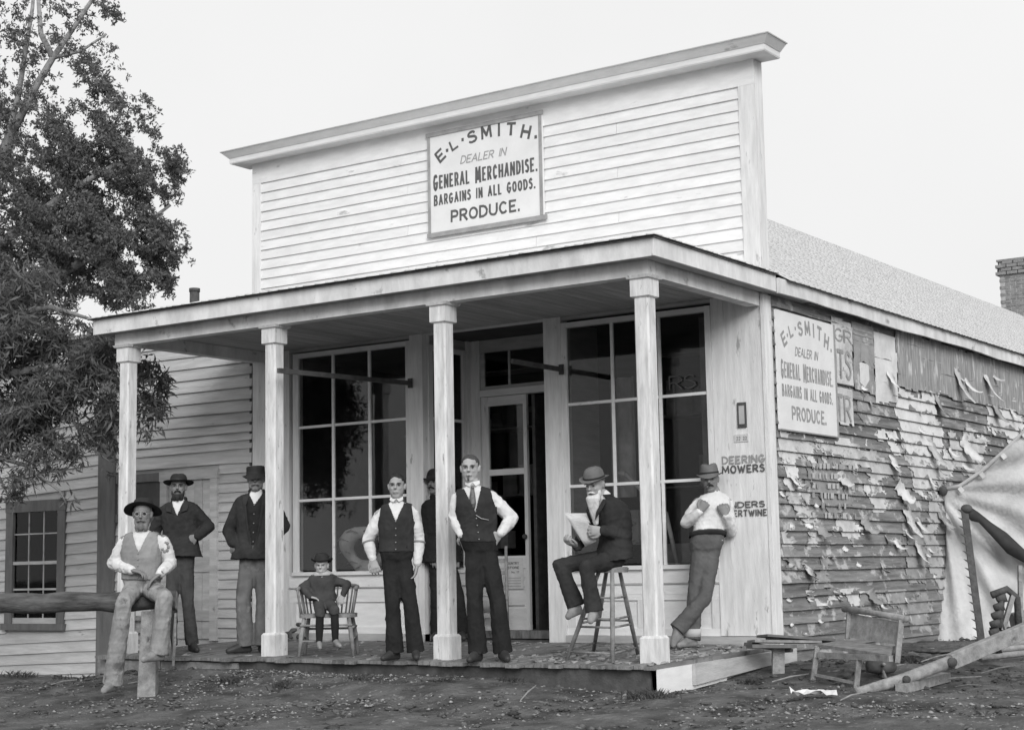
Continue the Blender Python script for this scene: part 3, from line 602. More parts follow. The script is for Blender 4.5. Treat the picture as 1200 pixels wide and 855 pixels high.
# ================================================================== SIGNS
def smith_sign(name, label, Pf, Nn, border):
    """Pf(s,t): point on the wall for sign coordinates s (0..1 right), t (0..1 up)"""
    O = Pf(0, 0); Xv = Pf(1, 0)-O; Zv = Pf(0, 1)-O; Wd = np.linalg.norm(Xv); Hd = np.linalg.norm(Zv); Xu, Zu = Xv/Wd, Zv/Hd
    t = thing(name, label, 'sign', O)
    def slab(nm, mat, s0, s1, t0, t1, d0, d1_):
        b = MB(); c = []
        for d in (d0, d1_):
            for s, q in ((s0, t0), (s1, t0), (s1, t1), (s0, t1)): c.append(O+Xu*s*Wd+Zu*q*Hd+Nn*d)
        return b.add(c, [(0, 3, 2, 1), (4, 5, 6, 7), (0, 1, 5, 4), (1, 2, 6, 5), (2, 3, 7, 6), (3, 0, 4, 7)]).obj(nm, mat, t)
    slab('board', 'signwhite', 0, 1, 0, 1, .0, .022)
    if border:
        slab('border_strip', 'signgrey', -.012, 1.012, .965, 1.005, .0225, .034); slab('border_strip', 'signgrey', -.01, 1.03, -.03, .012, .0225, .034)
        slab('border_strip', 'signgrey', 0, .022, .014, .963, .0225, .030); slab('border_strip', 'signgrey', .972, .996, .014, .963, .0225, .030)
    else:
        slab('border_strip', 'signgrey', 0, 1, -.012, .0, .0, .03); slab('border_strip', 'signgrey', 1.0005, 1.02, -.012, 1.0, .0, .03)
    ink = 'ink' if border else 'ink_pale'; off = .0235
    def line(txt, s0, s1, q, h, **kw):
        mb = MB(); text_line(mb, txt, O, Xu, Zu, Nn, s0*Wd, s1*Wd, q*Hd, h*Hd, off=off, **kw); mb.obj('lettering', ink, t)
    line('GENERAL MERCHANDISE.', .045, .955, .435, .135, bold=.17, big=(0, 8)); line('BARGAINS IN ALL GOODS.', .05, .935, .275, .105, bold=.18)
    line('PRODUCE.', .20, .80, .085, .120, bold=.19)
    mb = MB(); text_line(mb, 'DEALER IN', O, Xu, Zu, Nn, .29*Wd, .69*Wd, .64*Hd, .08*Hd, bold=.15, shear=.25, off=off); mb.obj('lettering', 'signgrey' if border else 'ink_pale', t)
    mb = MB()
    for ch, cs, ct, w_, h_, rr in (('E', .115, .765, .075, .125, 34), ('L', .235, .845, .065, .11, 24), ('S', .40, .885, .085, .125, 10), ('M', .525, .905, .095, .13, 4), ('I', .64, .90, .03, .13, 0), ('T', .74, .885, .085, .13, -6), ('H', .865, .83, .085, .135, -16)):
        letter(mb, ch, O, Xu, Zu, Nn, cs*Wd, ct*Hd, h_*Hd, w_*Wd, rr, .2, off)
    for cs, ct in ((.175, .80), (.315, .875), (.945, .76)): letter(mb, '.', O, Xu, Zu, Nn, cs*Wd, ct*Hd, .022*Wd, .022*Wd, 0, .02, off)
    mb.obj('lettering', ink, t); return t
q0 = on('y', -.03, 503.5, 279); q1 = on('y', -.03, 639, 257); q2 = on('y', -.03, 502, 154); q3 = on('y', -.03, 635, 130)
sx0, sx1 = (q0[0]+q2[0])/2, (q1[0]+q3[0])/2; sz0, sz1 = (q0[2]+q1[2])/2+.03, (q2[2]+q3[2])/2-.02
smith_sign('false_front_sign', 'white painted sign with grey border strips high on the false front', lambda s, t: V(sx0+s*(sx1-sx0), -.022, sz0+t*(sz1-sz0)), V(0, -1, 0), True)
smith_sign('side_wall_sign', 'white painted sign with faded letters on the peeling side wall', lambda s, t: V(.026, .145+s*1.29, 1.935+t*1.10), V(1, 0, 0), False)
# lettering painted on the front boards
PS = thing('painted_mower_sign', 'painted words advertising mowers on white boards beside the right shop window', 'lettering', (-.25, -.013, 1.6))
def front_text(txt, u0, v0, u1, v1, h_px, mat, bold=.2, y=-.0195):
    a = on('y', y, u0, v0); b = on('y', y, u1, v1); c = on('y', y, u0, v0-h_px)
    mb = MB(); text_line(mb, txt, V(0, y, 0), X_, Z_, -Y_, a[0], b[0], (a[2]+b[2])/2, c[2]-a[2], bold=bold, off=.0015); return mb
front_text('DEERING', 846, 544, 897, 541.5, 9.5, 'signgrey').obj('lettering', 'ink_pale', PS)
front_text('MOWERS', 846, 555.5, 896.5, 552, 9.5, 'ink').obj('lettering', 'ink', PS)
PT = thing('painted_twine_sign', 'painted words advertising binder twine low on the white front boards', 'lettering', (-.25, -.013, 1.2))
front_text('BINDERS', 845, 596.5, 896.5, 593, 7.5, 'ink').obj('lettering', 'ink', PT); front_text('BINDERTWINE', 839, 607, 899, 603, 8, 'ink').obj('lettering', 'ink', PT)
for (u, v) in ((846, 540),): pass
TH = thing('thermometer', 'small dark framed thermometer on the white boards above the mower lettering', 'thermometer', on('y', -.02, 869, 500))
a = on('y', -.02, 865, 501); b = on('y', -.02, 874, 471)
MB().box(a[0], b[0], -.03, -.012, a[2], b[2]).obj('backboard', 'iron', TH); MB().box(a[0]+.018, b[0]-.014, -.034, -.0305, a[2]+.03, b[2]-.03).obj('scale', 'metal', TH)
PQ = thing('number_plate', 'tiny pale plate with numerals under the thermometer', 'plate', on('y', -.013, 869, 514))
a = on('y', -.013, 861, 518); b = on('y', -.013, 877, 508)
MB().box(a[0], b[0], -.021, -.0125, a[2], b[2]).obj('plate', 'canvas', PQ); front_text('22 22', 863, 516, 875.5, 515, 4.5, 'ink', y=-.0215).obj('lettering', 'ink_pale', PQ)
DN = thing('door_notice', 'small paper notice with printed lines on the door below its glass', 'notice', (dx0+.2, RY, .8))
a = oy(591, 690); b = oy(613, 653); MB().box(a[0], b[0], RY-.004, RY-.0005, a[2], b[2]).obj('sheet', 'paper_white', DN)
def dn(txt, s, q, h):
    mb = MB(); text_line(mb, txt, V(0, RY-.0045, 0), X_, Z_, -Y_, a[0]+s, b[0]-.05, q, h, bold=.2, off=.001); mb.obj('lettering', 'ink', DN)
dn('COUNTRY', .02, b[2]-.07, .028); dn('STORE', .05, b[2]-.115, .026); dn('No. 17', .1, b[2]-.16, .022)
for q in range(4): MB().box(a[0]+.03, b[0]-.03, RY-.006, RY-.0045, a[2]+.03+q*.028, a[2]+.035+q*.028).obj('printed_line', 'ink_pale', DN)
WL = thing('window_lettering', 'faint painted letters on the upper right shop window pane', 'lettering', (-.8, -.01, 2.4))
a = on('y', -.012, 784, 457); b = on('y', -.012, 818, 455); mb = MB(); text_line(mb, 'RS.', V(0, -.012, 0), X_, Z_, -Y_, a[0], b[0], a[2], .13, off=.001, bold=.1); mb.obj('lettering', M('glass_letters', .07, .05, bump=0), WL)

# ================================================================== TORN PAPER ON THE SIDE WALL
def wallx(z): 
    f = ((z-SW0)/SH) % 1.0; return 0.030*(1-f)+0.004*f
def paper(u0, v0, u1, v1, mat, rag=.5, seed=0, flat=False, hem=None, off=.004):
    hem = hem or (.05 if flat else .13)
    um, vm = (u0+u1)/2, (v0+v1)/2
    y0, y1 = on('x', .03, u0, vm)[1], on('x', .03, u1, vm)[1]; z0, z1 = on('x', .03, um, v1)[2], on('x', .03, um, v0)[2]
    z1 = min(z1, 3.19); y0 = max(y0, .15); rs = np.random.RandomState(seed+1)
    wrp = 0 if flat else .075; ya, yb_ = (y0, y1) if flat else (max(.15, y0-.2), y1+.2); ny = max(3, int((yb_-ya)/.022)); ys = np.linspace(ya, yb_, ny); VS = []; FS = []; nv = 0; lift = rs.uniform(.01, .035)*rag
    if flat: bands = [(z0, z1, True)]
    else:
        k0 = int(math.floor((z0-SW0)/SH)); k1 = int(math.ceil((z1-SW0)/SH)); bands = [(SW0+k*SH, SW0+(k+1)*SH, False) for k in range(k0, k1)]
    for (b0, b1, fl) in bands:
        nr = int((b1-b0)/.02) if fl else 6; zz = np.linspace(max(b0, z0), min(b1, z1)-(0 if fl else .001), max(3, nr))
        if zz[-1] <= zz[0]: continue
        YY, ZZ = np.meshgrid(ys, zz); nn = wav(YY, ZZ*1.6, seed+77, 8, 5.0, 1.7)
        YW = YY+wrp*wav(ZZ*0+seed, ZZ, seed+31, 5, 3.0, 1.8); ed = np.minimum(np.minimum(YW-y0, y1-YW), np.minimum(ZZ-z0, (z1-ZZ)*1.5)); val = ed/hem+nn*.8*rag-.55*rag
        val = val-rag*.35*(0 if fl else 1)*np.exp(-((ZZ-b0)/.02)**2)*(wav(YY*3, ZZ, seed+9, 4, 6) > .3)
        f = (ZZ-b0)/SH; XX = (np.full_like(YY, .031) if fl else .030*(1-f/1.12)+.004*(f/1.12))+off+.0015*wav(YY, ZZ, seed+5, 5, 12)
        curl = np.clip(1-val/.3, 0, 1); XX = XX+curl**2*lift; keep = val > 0
        n0, n1 = YY.shape; vid = np.arange(n0*n1).reshape(n0, n1); fk = keep[:-1, :-1] & keep[1:, :-1] & keep[:-1, 1:] & keep[1:, 1:]
        F4 = np.stack([vid[:-1, :-1], vid[:-1, 1:], vid[1:, 1:], vid[1:, :-1]], -1)[fk]
        if len(F4): VS.append(np.stack([XX, YY, ZZ], -1).reshape(-1, 3)); FS.append(F4+nv); nv += n0*n1
    if not FS: return
    vs = np.concatenate(VS); F4 = np.concatenate(FS); used = np.unique(F4); mp = -np.ones(len(vs), int); mp[used] = np.arange(len(used))
    o = mesh_np('torn_poster', vs[used], mp[F4], mat, ST); o.data.polygons.foreach_set('use_smooth', [True]*len(o.data.polygons)); return o
PAP = [(975, 374, 999, 452, 'paper', .15, 1), (975, 452, 1000, 500, 'paper', .3, 1), (998, 378, 1024, 460, 'paper_dark', .25, 1), (1024, 390, 1051, 474, 'paper_white', .35, 1),
       (1050, 396, 1200, 470, 'poster_streak', .45, 1), (1000, 458, 1030, 500, 'paper_dark', .6, 0), (1052, 452, 1105, 545, 'paper_white', .7, 0), (1060, 520, 1120, 585, 'paper', 1.0, 0),
       (912, 508, 1000, 545, 'paper', .9, 0), (940, 535, 1005, 600, 'paper_dark', .6, 0), (905, 560, 960, 640, 'paper', 1.5, 0), (960, 520, 1050, 560, 'paper', 1.2, 0), (1000, 500, 1050, 530, 'paper_white', 1.1, 0),
       (950, 600, 1030, 640, 'paper', 1.7, 0), (1060, 580, 1085, 690, 'paper_dark', .6, 0), (1085, 560, 1108, 700, 'paper', 1.1, 0), (1150, 455, 1200, 520, 'paper_white', 1.0, 0), (1105, 500, 1160, 560, 'paper', 1.1, 0),
       (912, 640, 990, 690, 'paper_dark', 1.5, 0), (930, 690, 1010, 740, 'paper', 1.9, 0), (1010, 690, 1090, 740, 'paper_dark', 1.7, 0), (990, 560, 1060, 600, 'paper', 1.6, 0), (912, 530, 935, 580, 'paper_white', 1.0, 0)]
for i, (a0, b0, a1, b1, m_, rg, fl) in enumerate(PAP): paper(a0, b0, a1, b1, m_, rg, i*3+1, bool(fl))
def wall_text(txt, u0, v0, u1, v1, h_px, mat, x=.037, bold=.13):
    a = on('x', x, u0, v0); b = on('x', x, u1, v1); c = on('x', x, u0, v0-h_px); mb = MB()
    text_line(mb, txt, V(x, 0, 0), Y_, Z_, X_, a[1], b[1], (a[2]+b[2])/2, c[2]-a[2], bold=bold, off=.004); return mb.obj('poster_print', mat, ST)
wall_text('GIR', 978, 398, 998, 405, 16, 'print'); wall_text('ITS', 979, 441, 998, 447, 34, 'print'); wall_text('TR', 980, 492, 998, 496, 32, 'print')
# faint printed figure in a tall hat on the poster: flat print
def flatp(pts, mat, x=.0385):
    P = [on('x', x, u, v) for u, v in pts]; MB().add(P, [tuple(range(len(P)))]).obj('poster_print', mat, ST)
flatp([(1009, 402), (1018, 405), (1018, 427), (1009, 424)], 'print'); flatp([(1007, 425), (1012, 423), (1018, 428), (1019, 445), (1014, 454), (1008, 448)], 'paper_white')
flatp([(1000, 383), (1022, 389), (1022, 392), (1000, 386)], 'print'); flatp([(1000, 389), (1022, 395), (1022, 397), (1000, 391)], 'print')
for r in range(6):                                            # rows of small faded print blocks
    v = 541+r*11.5; u = 952
    while u < 1003:
        w_ = random.uniform(3, 6)
        if random.random() < .6: flatp([(u, v+(u-912)*.03), (u+w_-1.4, v+(u-912)*.03), (u+w_-1.4, v+6.5+(u-912)*.03), (u, v+6.5+(u-912)*.03)], 'print_pale' if random.random() < .5 else 'signgrey', .0405)
        u += w_
def curl(y, z, L_, w_, ang, seed, mat='paper_white', roll=1.0, big=False):
    if y < 1.6 and z > 1.85: return
    if not big: L_ *= .62; w_ *= .8; roll *= .8
    rs = np.random.RandomState(seed); n = 12; P = []
    d = V(0, math.sin(ang), -math.cos(ang)); s_ = V(0, math.cos(ang), math.sin(ang)); p = V(wallx(z)+.006, y, z); th = .15
    for i in range(n):
        wd = w_*(1-.55*(i/n)**1.5)*(1+.25*math.sin(i*1.9+seed)); P.append([p-s_*wd/2, p+V(.006*math.sin(i+seed), 0, 0), p+s_*wd/2])
        th += roll*(.08+.28*i/n)*rs.uniform(.5, 1.4); p = p+(d*math.cos(th)+X_*math.sin(th))*L_/n
    o = MB().grid(P).obj('torn_poster', mat, ST, True, solid=.0015)
for i, (u, v, L_, w_, an) in enumerate([(1122, 432, .5, .16, .05), (1130, 440, .55, .12, .35), (1153, 436, .5, .12, -.15), (1163, 436, .35, .10, .5), (1040, 630, .25, .12, -.9), (1050, 632, .3, .14, .2), (1034, 660, .28, .1, -.5), (1078, 500, .22, .1, .4), (1062, 620, .3, .08, .1),
        (1075, 605, .45, .12, .25), (1128, 540, .35, .1, .6), (1112, 525, .3, .08, .5), (1032, 705, .2, .08, .2), (1062, 700, .22, .08, -.2), (1090, 560, .3, .09, .1), (1100, 545, .3, .08, -.2), (946, 612, .14, .1, .6), (950, 622, .16, .08, -.3), (935, 508, .15, .1, .5), (917, 575, .14, .08, .2),
        (1010, 452, .14, .1, .4), (1020, 470, .16, .1, -.3), (1047, 540, .18, .09, .3), (1185, 480, .35, .12, .2), (1195, 500, .3, .1, -.2), (990, 640, .12, .1, .5), (925, 700, .1, .08, .3), (985, 700, .1, .1, -.4), (960, 725, .1, .08, .2), (1090, 640, .2, .08, .2)]):
    p = on('x', .03, u, v); curl(p[1], min(p[2], 3.1), L_, w_, an, i, 'paper_white' if i % 3 else 'paper', 1.0)
for i, (u, v, L_, w_, an, ro) in enumerate([(1062, 592, .42, .20, .1, .35), (1048, 535, .30, .24, -.2, .5), (1100, 592, .35, .18, .3, .4), (1090, 512, .40, .22, .2, .35), (1042, 432, .35, .2, -.1, .5), (1012, 604, .26, .2, .3, .5), (1076, 634, .34, .2, -.2, .4),
        (1128, 512, .40, .24, .5, .4), (1100, 462, .35, .22, -.3, .5), (985, 552, .22, .2, .3, .6), (930, 556, .20, .16, -.2, .6), (1165, 466, .40, .22, .1, .4), (1120, 428, .55, .18, .1, .3), (1156, 434, .50, .14, -.1, .35), (1020, 690, .22, .18, .2, .5), (948, 664, .16, .2, -.3, .6), (1052, 566, .3, .2, .6, .4), (960, 612, .2, .22, .2, .6)]):
    p = on('x', .03, u, v); curl(p[1], min(p[2], 3.1), L_, w_, an, i+300, ['paper', 'paper_white', 'paper_dark'][i % 3], ro, True)
rs_ = np.random.RandomState(5)
for i in range(45):
    y = .2+8*rs_.rand()**1.5; z = SW0+SH*(rs_.randint(3, 24)+rs_.uniform(-.02, .5)); curl(y, z, rs_.uniform(.05, .13), rs_.uniform(.02, .07), rs_.uniform(-1.2, 1.2), i+100, ['paper', 'paper', 'paper_dark', 'paper_white'][i % 4], rs_.uniform(.6, 1.8))

# ================================================================== LEFT HOUSE
LH = thing('left_house', 'weathered grey clapboard house adjoining the left side of the store', 'house', (-9, 0, -.4))
zl = [on('y', 0, 118, v)[2] for v in (775, 723)]; hA = (zl[1]-zl[0])/4; XA = -8.87
wx0, wx1 = on('y', 0, 9, 660)[0], on('y', 0, 78, 660)[0]; HT = on('y', 0, 100, 398)[2]; wz0, wz1 = on('y', 0, 45, 735)[2], on('y', 0, 45, 586)[2]
bx('wall_backing', 'worn', -13, -6.36, .004, .15, -.6, HT, LH)
k = -2
while True:
    z = zl[0]+k*hA
    if z > HT-.05: break
    # split round the window
    def piece(xa, xb, kk): 
        clap(LH, 'clapboard', 'leftclap', (xb, .003, 0), -X_, xb-xa, -Y_, z-.042*(XA-xb), hA, .026, .004, 6, kk+7, tilt=-.042)
    zc_ = z-.042*(XA-(wx0+wx1)/2)
    if zc_+hA > wz0+.05 and zc_ < wz1-.03: piece(wx1-.01, XA, k+30); piece(-13, wx0+.01, k+60)
    else: piece(-13, XA, k+30)
    k += 1
bx('corner_post', 'trim_dark', XA, -8.57, -.035, .0035, -.55, HT, LH)
# window
LW = bpy.data.objects.new('house_window', None); COL.objects.link(LW); LW.parent = LH; ORG[LW.name] = ORG['left_house']
cw = .135
def LB(nm, mat, a, b, y0, y1, z0, z1): return bx(nm, mat, a, b, y0, y1, z0, z1, LW)
LB('casing', 'trim_grey' if 'trim_grey' in MT else 'trim_dark', wx0, wx0+cw, -.04, .002, wz0+.05, wz1-.14); LB('casing', 'trim_dark', wx1-cw, wx1, -.04, .002, wz0+.05, wz1-.14)
LB('casing', 'trim_dark', wx0-.01, wx1+.01, -.042, .002, wz1-.139, wz1); LB('sill', 'trim_dark', wx0-.03, wx1+.03, -.075, .002, wz0-.03, wz0+.049)
ga, gb = wx0+cw, wx1-cw; zm = on('y', 0, 45, 659)[2]
LB('sash_rail', 'worn', ga+.001, gb-.001, -.028, .0, zm-.02, zm+.02)
for q in (1, 2):
    x = ga+(gb-ga)*q/3; LB('muntin', 'worn', x-.008, x+.008, -.015, .0, zm+.021, wz1-.14); LB('muntin', 'worn', x-.008, x+.008, -.010, .0, wz0+.12, zm-.021)
zq = on('y', 0, 45, 625)[2]; LB('muntin', 'worn', ga+.001, gb-.001, -.012, .0, zq-.008, zq+.008)
zq = on('y', 0, 45, 690)[2]; LB('muntin', 'worn', ga+.001, gb-.001, -.016, .0, zq-.012, zq+.012)
LB('sash_rail', 'worn', ga+.001, gb-.001, -.02, .0, wz0+.05, wz0+.12)
for i in range(3):
    a, b = ga+(gb-ga)*i/3, ga+(gb-ga)*(i+1)/3
    LB('pane', 'glass', a+.004, b-.004, -.006, -.004, zm+.021, wz1-.14); LB('pane', 'glass', a+.004, b-.004, -.005, -.003, wz0+.12, zm-.021)
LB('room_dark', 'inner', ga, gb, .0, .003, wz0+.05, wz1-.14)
# middle section clapboards, door, small window
ddx0, ddx1 = on('y', 0, 190, 650)[0], on('y', 0, 257, 650)[0]; ddz1 = on('y', 0, 225, 551)[2]
swx0, swx1 = on('y', 0, 150, 600)[0], on('y', 0, 189, 600)[0]
zlist = []
for v in (423.7, 437.8, 452.7, 466.7, 480.8, 494.2, 505.2, 515, 525.2, 541.5): zlist.append(on('y', 0, 294, v)[2])
z = zlist[0]; top = []
while z < HT-.02: z += .135; top.append(z)
zs = sorted(top)[::-1]+zlist
while zs[-1] > -.3: zs.append(zs[-1]-.108)
for i in range(len(zs)-1):
    z, h = zs[i+1], zs[i]-zs[i+1]; xs_ = [(-8.57, -6.36)]
    if z+h*.5 < ddz1: xs_ = [(ddx1, -6.36)]
    for (a, b) in xs_: clap(LH, 'clapboard', 'leftclap', (a, .003, 0), X_, b-a, -Y_, z, h, .024, .007 if 5 < i < 13 else .003, 6, i+200)
    if z+h*.5 < ddz1-.55 and len(xs_) and xs_[0][0] == ddx1: clap(LH, 'clapboard', 'leftclap', (-8.57, .003, 0), X_, ddx0+8.57, -Y_, z, h, .024, .003, 3, i+300)
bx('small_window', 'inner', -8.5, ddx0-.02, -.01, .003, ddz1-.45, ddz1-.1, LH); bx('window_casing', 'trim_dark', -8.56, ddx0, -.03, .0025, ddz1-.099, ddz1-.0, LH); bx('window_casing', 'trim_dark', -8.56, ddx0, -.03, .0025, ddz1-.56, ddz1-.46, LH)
bx('door_casing', 'worn', ddx0, ddx0+.11, -.045, .002, -.02, ddz1-.11, LH); bx('door_casing', 'worn', ddx1-.11, ddx1, -.045, .002, -.02, ddz1-.11, LH); bx('door_casing', 'worn', ddx0-.01, ddx1+.01, -.05, .002, ddz1-.109, ddz1, LH)
LD = bpy.data.objects.new('plank_door', None); COL.objects.link(LD); LD.parent = LH; ORG[LD.name] = ORG['left_house']
nb_ = 5; a0 = ddx0+.111; wd = (ddx1-.111-a0)/nb_
for i in range(nb_): bx('door_plank', 'worn', a0+i*wd+.003, a0+(i+1)*wd-.003, -.016-.002*(i % 2), .002, .0, ddz1-.11, LD)
bx('door_batten', 'worn', a0, ddx1-.115, -.03, -.0185, .75, .90, LD); bx('door_batten', 'worn', a0, ddx1-.115, -.03, -.0185, .2, .32, LD)
bx('gap_shade_strip', 'inner', -6.40, -6.36, -.01, .0035, -.2, HT, LH)  # dark-coloured strip painted in for the shade of the house/store gap
mb = MB(); mb.add([(-13, -.1, HT+.05), (-6.37, -.1, HT+.05), (-6.37, 5, HT+.3), (-13, 5, HT+.3), (-13, -.1, HT+.005), (-6.37, -.1, HT+.005), (-6.37, 5, HT+.25), (-13, 5, HT+.25)], [(0, 1, 2, 3), (7, 6, 5, 4), (0, 4, 5, 1), (1, 5, 6, 2), (2, 6, 7, 3), (3, 7, 4, 0)]); mb.obj('roof', 'oldwood', LH)
bx('wall_backing', 'worn', -13.0, -12.9, .16, 4.9, -.6, HT, LH); bx('wall_backing', 'worn', -12.9, -6.36, 4.8, 4.9, -.6, HT, LH)
p = at(228, 348, 20.5); SP = thing('stove_pipe', 'short round stove pipe rising above the left end of the porch roof', 'stove pipe', (p[0], p[1], 3.9))
MB().tube([(p[0], p[1], 3.9), (p[0], p[1], on('y', p[1], 228, 342)[2])], .062, 14).obj('pipe', 'iron', SP, True); MB().tube([(p[0], p[1], on('y', p[1], 228, 342)[2]), (p[0], p[1], on('y', p[1], 228, 338)[2])], .07, 14).obj('collar', 'iron', SP, True)

# ================================================================== PEOPLE
MT['skin'] = M('skin', 0.36, 0.28, 8.0, rough=0.6, bump=0.15, spec=0.3); MT['skin_pale'] = M('pale_skin', 0.42, 0.32, 8.0, rough=0.6, bump=0.15, spec=0.3); MT['skin_dark'] = M('tanned_skin', 0.24, 0.17, 8.0, rough=0.6, bump=0.15, spec=0.3)
def cloth(name, a, b, **kw):
    kw.setdefault('bscale', 220); return M(name, a, b, 7.0, (1, 1, 1), 0.92, 0.5, spec=0.1, bdist=0.004, **kw)
MT['shirt'] = cloth('white_shirt', 0.72, 0.58); MT['vestgrey'] = cloth('grey_vest', 0.30, 0.20); MT['black'] = cloth('black_wool', 0.030, 0.018); MT['dark'] = cloth('dark_wool', 0.045, 0.026)
MT['darkgrey'] = cloth('dark_grey_wool', 0.075, 0.045); MT['midgrey'] = cloth('grey_trousers', 0.17, 0.10, spots=.24, spot_scale=4, spot_lim=.62); MT['denim'] = cloth('faded_work_trousers', 0.36, 0.20, spots=0.12, spot_scale=5, spot_lim=0.60)
MT['tweed'] = cloth('tweed_trousers', 0.12, 0.085); MT['shoe'] = M('dark_shoe', 0.05, 0.03, 12.0, rough=.5, bump=.2); MT['shoepale'] = M('dusty_shoe', 0.30, 0.16, 12.0, rough=.8, bump=.3)
MT['hair'] = M('dark_hair', 0.035, 0.02, 30.0, bump=.6, bscale=120); MT['hairbrown'] = M('brown_hair', 0.09, 0.04, 30.0, bump=.6, bscale=120); MT['beard'] = M('white_beard', 0.72, 0.55, 20.0, (1, 1, .2), .9, .8, 90); MT['hairgrey'] = M('grey_hair', 0.22, 0.12, 30.0, bump=.6, bscale=120)
MT['felt'] = M('dark_felt', 0.04, 0.025, 12.0, rough=.95, bump=.2, spec=.1); MT['feltgrey'] = M('grey_felt', 0.17, 0.12, 12.0, rough=.95, bump=.2, spec=.1); MT['band'] = M('hat_band', 0.03, 0.02, 9, rough=.6)
MT['button'] = M('button', 0.3, 0.25, 9, rough=.3); MT['news'] = M('newsprint', 0.62, 0.5, 40, (1, 1, 3), .9, .1); MT['stocking'] = cloth('stockings', 0.03, 0.018); MT['collar'] = cloth('pale_collar', .5, .4)
BV = -FH

def arrays(me):
    v = np.empty(len(me.vertices)*3); me.vertices.foreach_get('co', v); return v.reshape(-1, 3)
def bake(mb, vox, name, mat, parent, sm=4, fold=0.0, fseed=0, cut=None, shape=None, solid=0):
    me = bpy.data.meshes.new('raw'); c0 = np.array(mb.v, float).mean(0); me.from_pydata((np.array(mb.v, float)-c0).tolist(), [], mb.f); me.update()
    o = bpy.data.objects.new('raw', me); COL.objects.link(o)
    r = o.modifiers.new('r', 'REMESH'); r.mode = 'VOXEL'; r.voxel_size = vox
    s = o.modifiers.new('s', 'SMOOTH'); s.factor = .5; s.iterations = sm
    dg = bpy.context.evaluated_depsgraph_get(); m2 = bpy.data.meshes.new_from_object(o.evaluated_get(dg)); bpy.data.objects.remove(o); bpy.data.meshes.remove(me)
    co = arrays(m2)+c0; n = np.empty(len(m2.vertices)*3); m2.vertices.foreach_get('normal', n); n = n.reshape(-1, 3)
    if fold:
        rs = np.random.RandomState(fseed+3); d = 0; vz = -1 if fold < 0 else 1; fold = abs(fold)
        for i in range(9):
            k = rs.normal(size=3); k[2] *= (1.5 if vz > 0 or i % 3 == 0 else .3); k = k/np.linalg.norm(k)*rs.uniform(18, 60); k2 = rs.normal(size=3)*12; ph = rs.rand(2)*6.28
            w = np.sin(co@k+2.0*np.sin(co@k2+ph[0])+ph[1]); d = d+(1-np.abs(w))**2*(30/np.linalg.norm(k))**.5
        env = .45+.55*np.sin(co@(rs.normal(size=3)*9)+rs.rand()*6)**2
        co = co+n*((d/9-.35)*fold*env*2.2)[:, None]
    if shape is not None: co = shape(co, n)
    m2.vertices.foreach_set('co', (co-org(parent)).ravel()); m2.update()
    if cut is not None:
        import bmesh
        rm = cut(co); b = bmesh.new(); b.from_mesh(m2); b.verts.ensure_lookup_table(); bmesh.ops.delete(b, geom=[b.verts[i] for i in np.nonzero(rm)[0]], context='VERTS'); b.to_mesh(m2); b.free()
    m2.materials.clear(); m2.materials.append(MT[mat]); m2.polygons.foreach_set('use_smooth', [True]*len(m2.polygons)); m2.name = name
    ob = bpy.data.objects.new(name, m2); COL.objects.link(ob); ob.parent = parent; ORG[ob.name] = ORG.get(parent.name, (0, 0, 0))
    if solid: md = ob.modifiers.new('t', 'SOLIDIFY'); md.thickness = solid; md.offset = -1
    return ob
def caps(mb, pts, rr, n=10):               # limb: balls at joints, cones between
    for i, p in enumerate(pts): mb.ell(p, rr[i], None, n, 7)
    for i in range(len(pts)-1):
        d = np.array(pts[i+1])-pts[i]; L_ = np.linalg.norm(d)
        if L_ > 1e-4: mb.tube([pts[i], pts[i+1]], [rr[i], rr[i+1]], n)
def torso(mb, P, grow, t0=-.10, t1=1.0, flare=0.0, belly=0.0, crotch=False):
    k = P['k']; hip, neck = P['hip'], P['neck']; ts = [-.16, -.06, .08, .3, .5, .72, .88, .96, 1.0]
    wd = [.165, .165, .158, .148, .158, .176, .172, .125, .064]; dp = [.105, .115, .115, .102, .112, .116, .092, .072, .058]; rings = []
    for t, w, d in zip(ts, wd, dp):
        if t < t0 or t > t1: continue
        if crotch: w, d = {-.16: (.060, .060), -.06: (.135, .10)}.get(t, (w, d))
        s = unit(P['hs']*(1-np.clip(t, 0, 1))+P['ss']*np.clip(t, 0, 1)); sp = unit(neck-hip); f = unit(np.cross(s, sp)); c = hip+(neck-hip)*t+P.get('bend', 0)*f*math.sin(math.pi*np.clip(t, 0, 1))*-1
        w = (w*P.get('wk', 1)+grow)*k; d = (d*P.get('wk', 1)+grow)*k
        if t < .2: w += flare*k*(.2-t)/.3; d += flare*k*(.2-t)/.3
        if .05 < t < .6: d += belly*k
        rings.append([c+s*w*math.copysign(abs(math.cos(a))**.85, math.cos(a))+f*d*math.copysign(abs(math.sin(a))**.85, math.sin(a)) for a in np.linspace(0, 2*math.pi, 18, endpoint=False)])
    mb.rings(rings)
def local(P, co):
    sp = P['neck']-P['hip']; L_ = np.linalg.norm(sp); u = sp/L_; t = (co-P['hip'])@u/L_; s = unit(P['ss']); f = unit(np.cross(s, u))
    q = co-P['hip']-np.outer(t*L_, u); return q@s, q@f, t
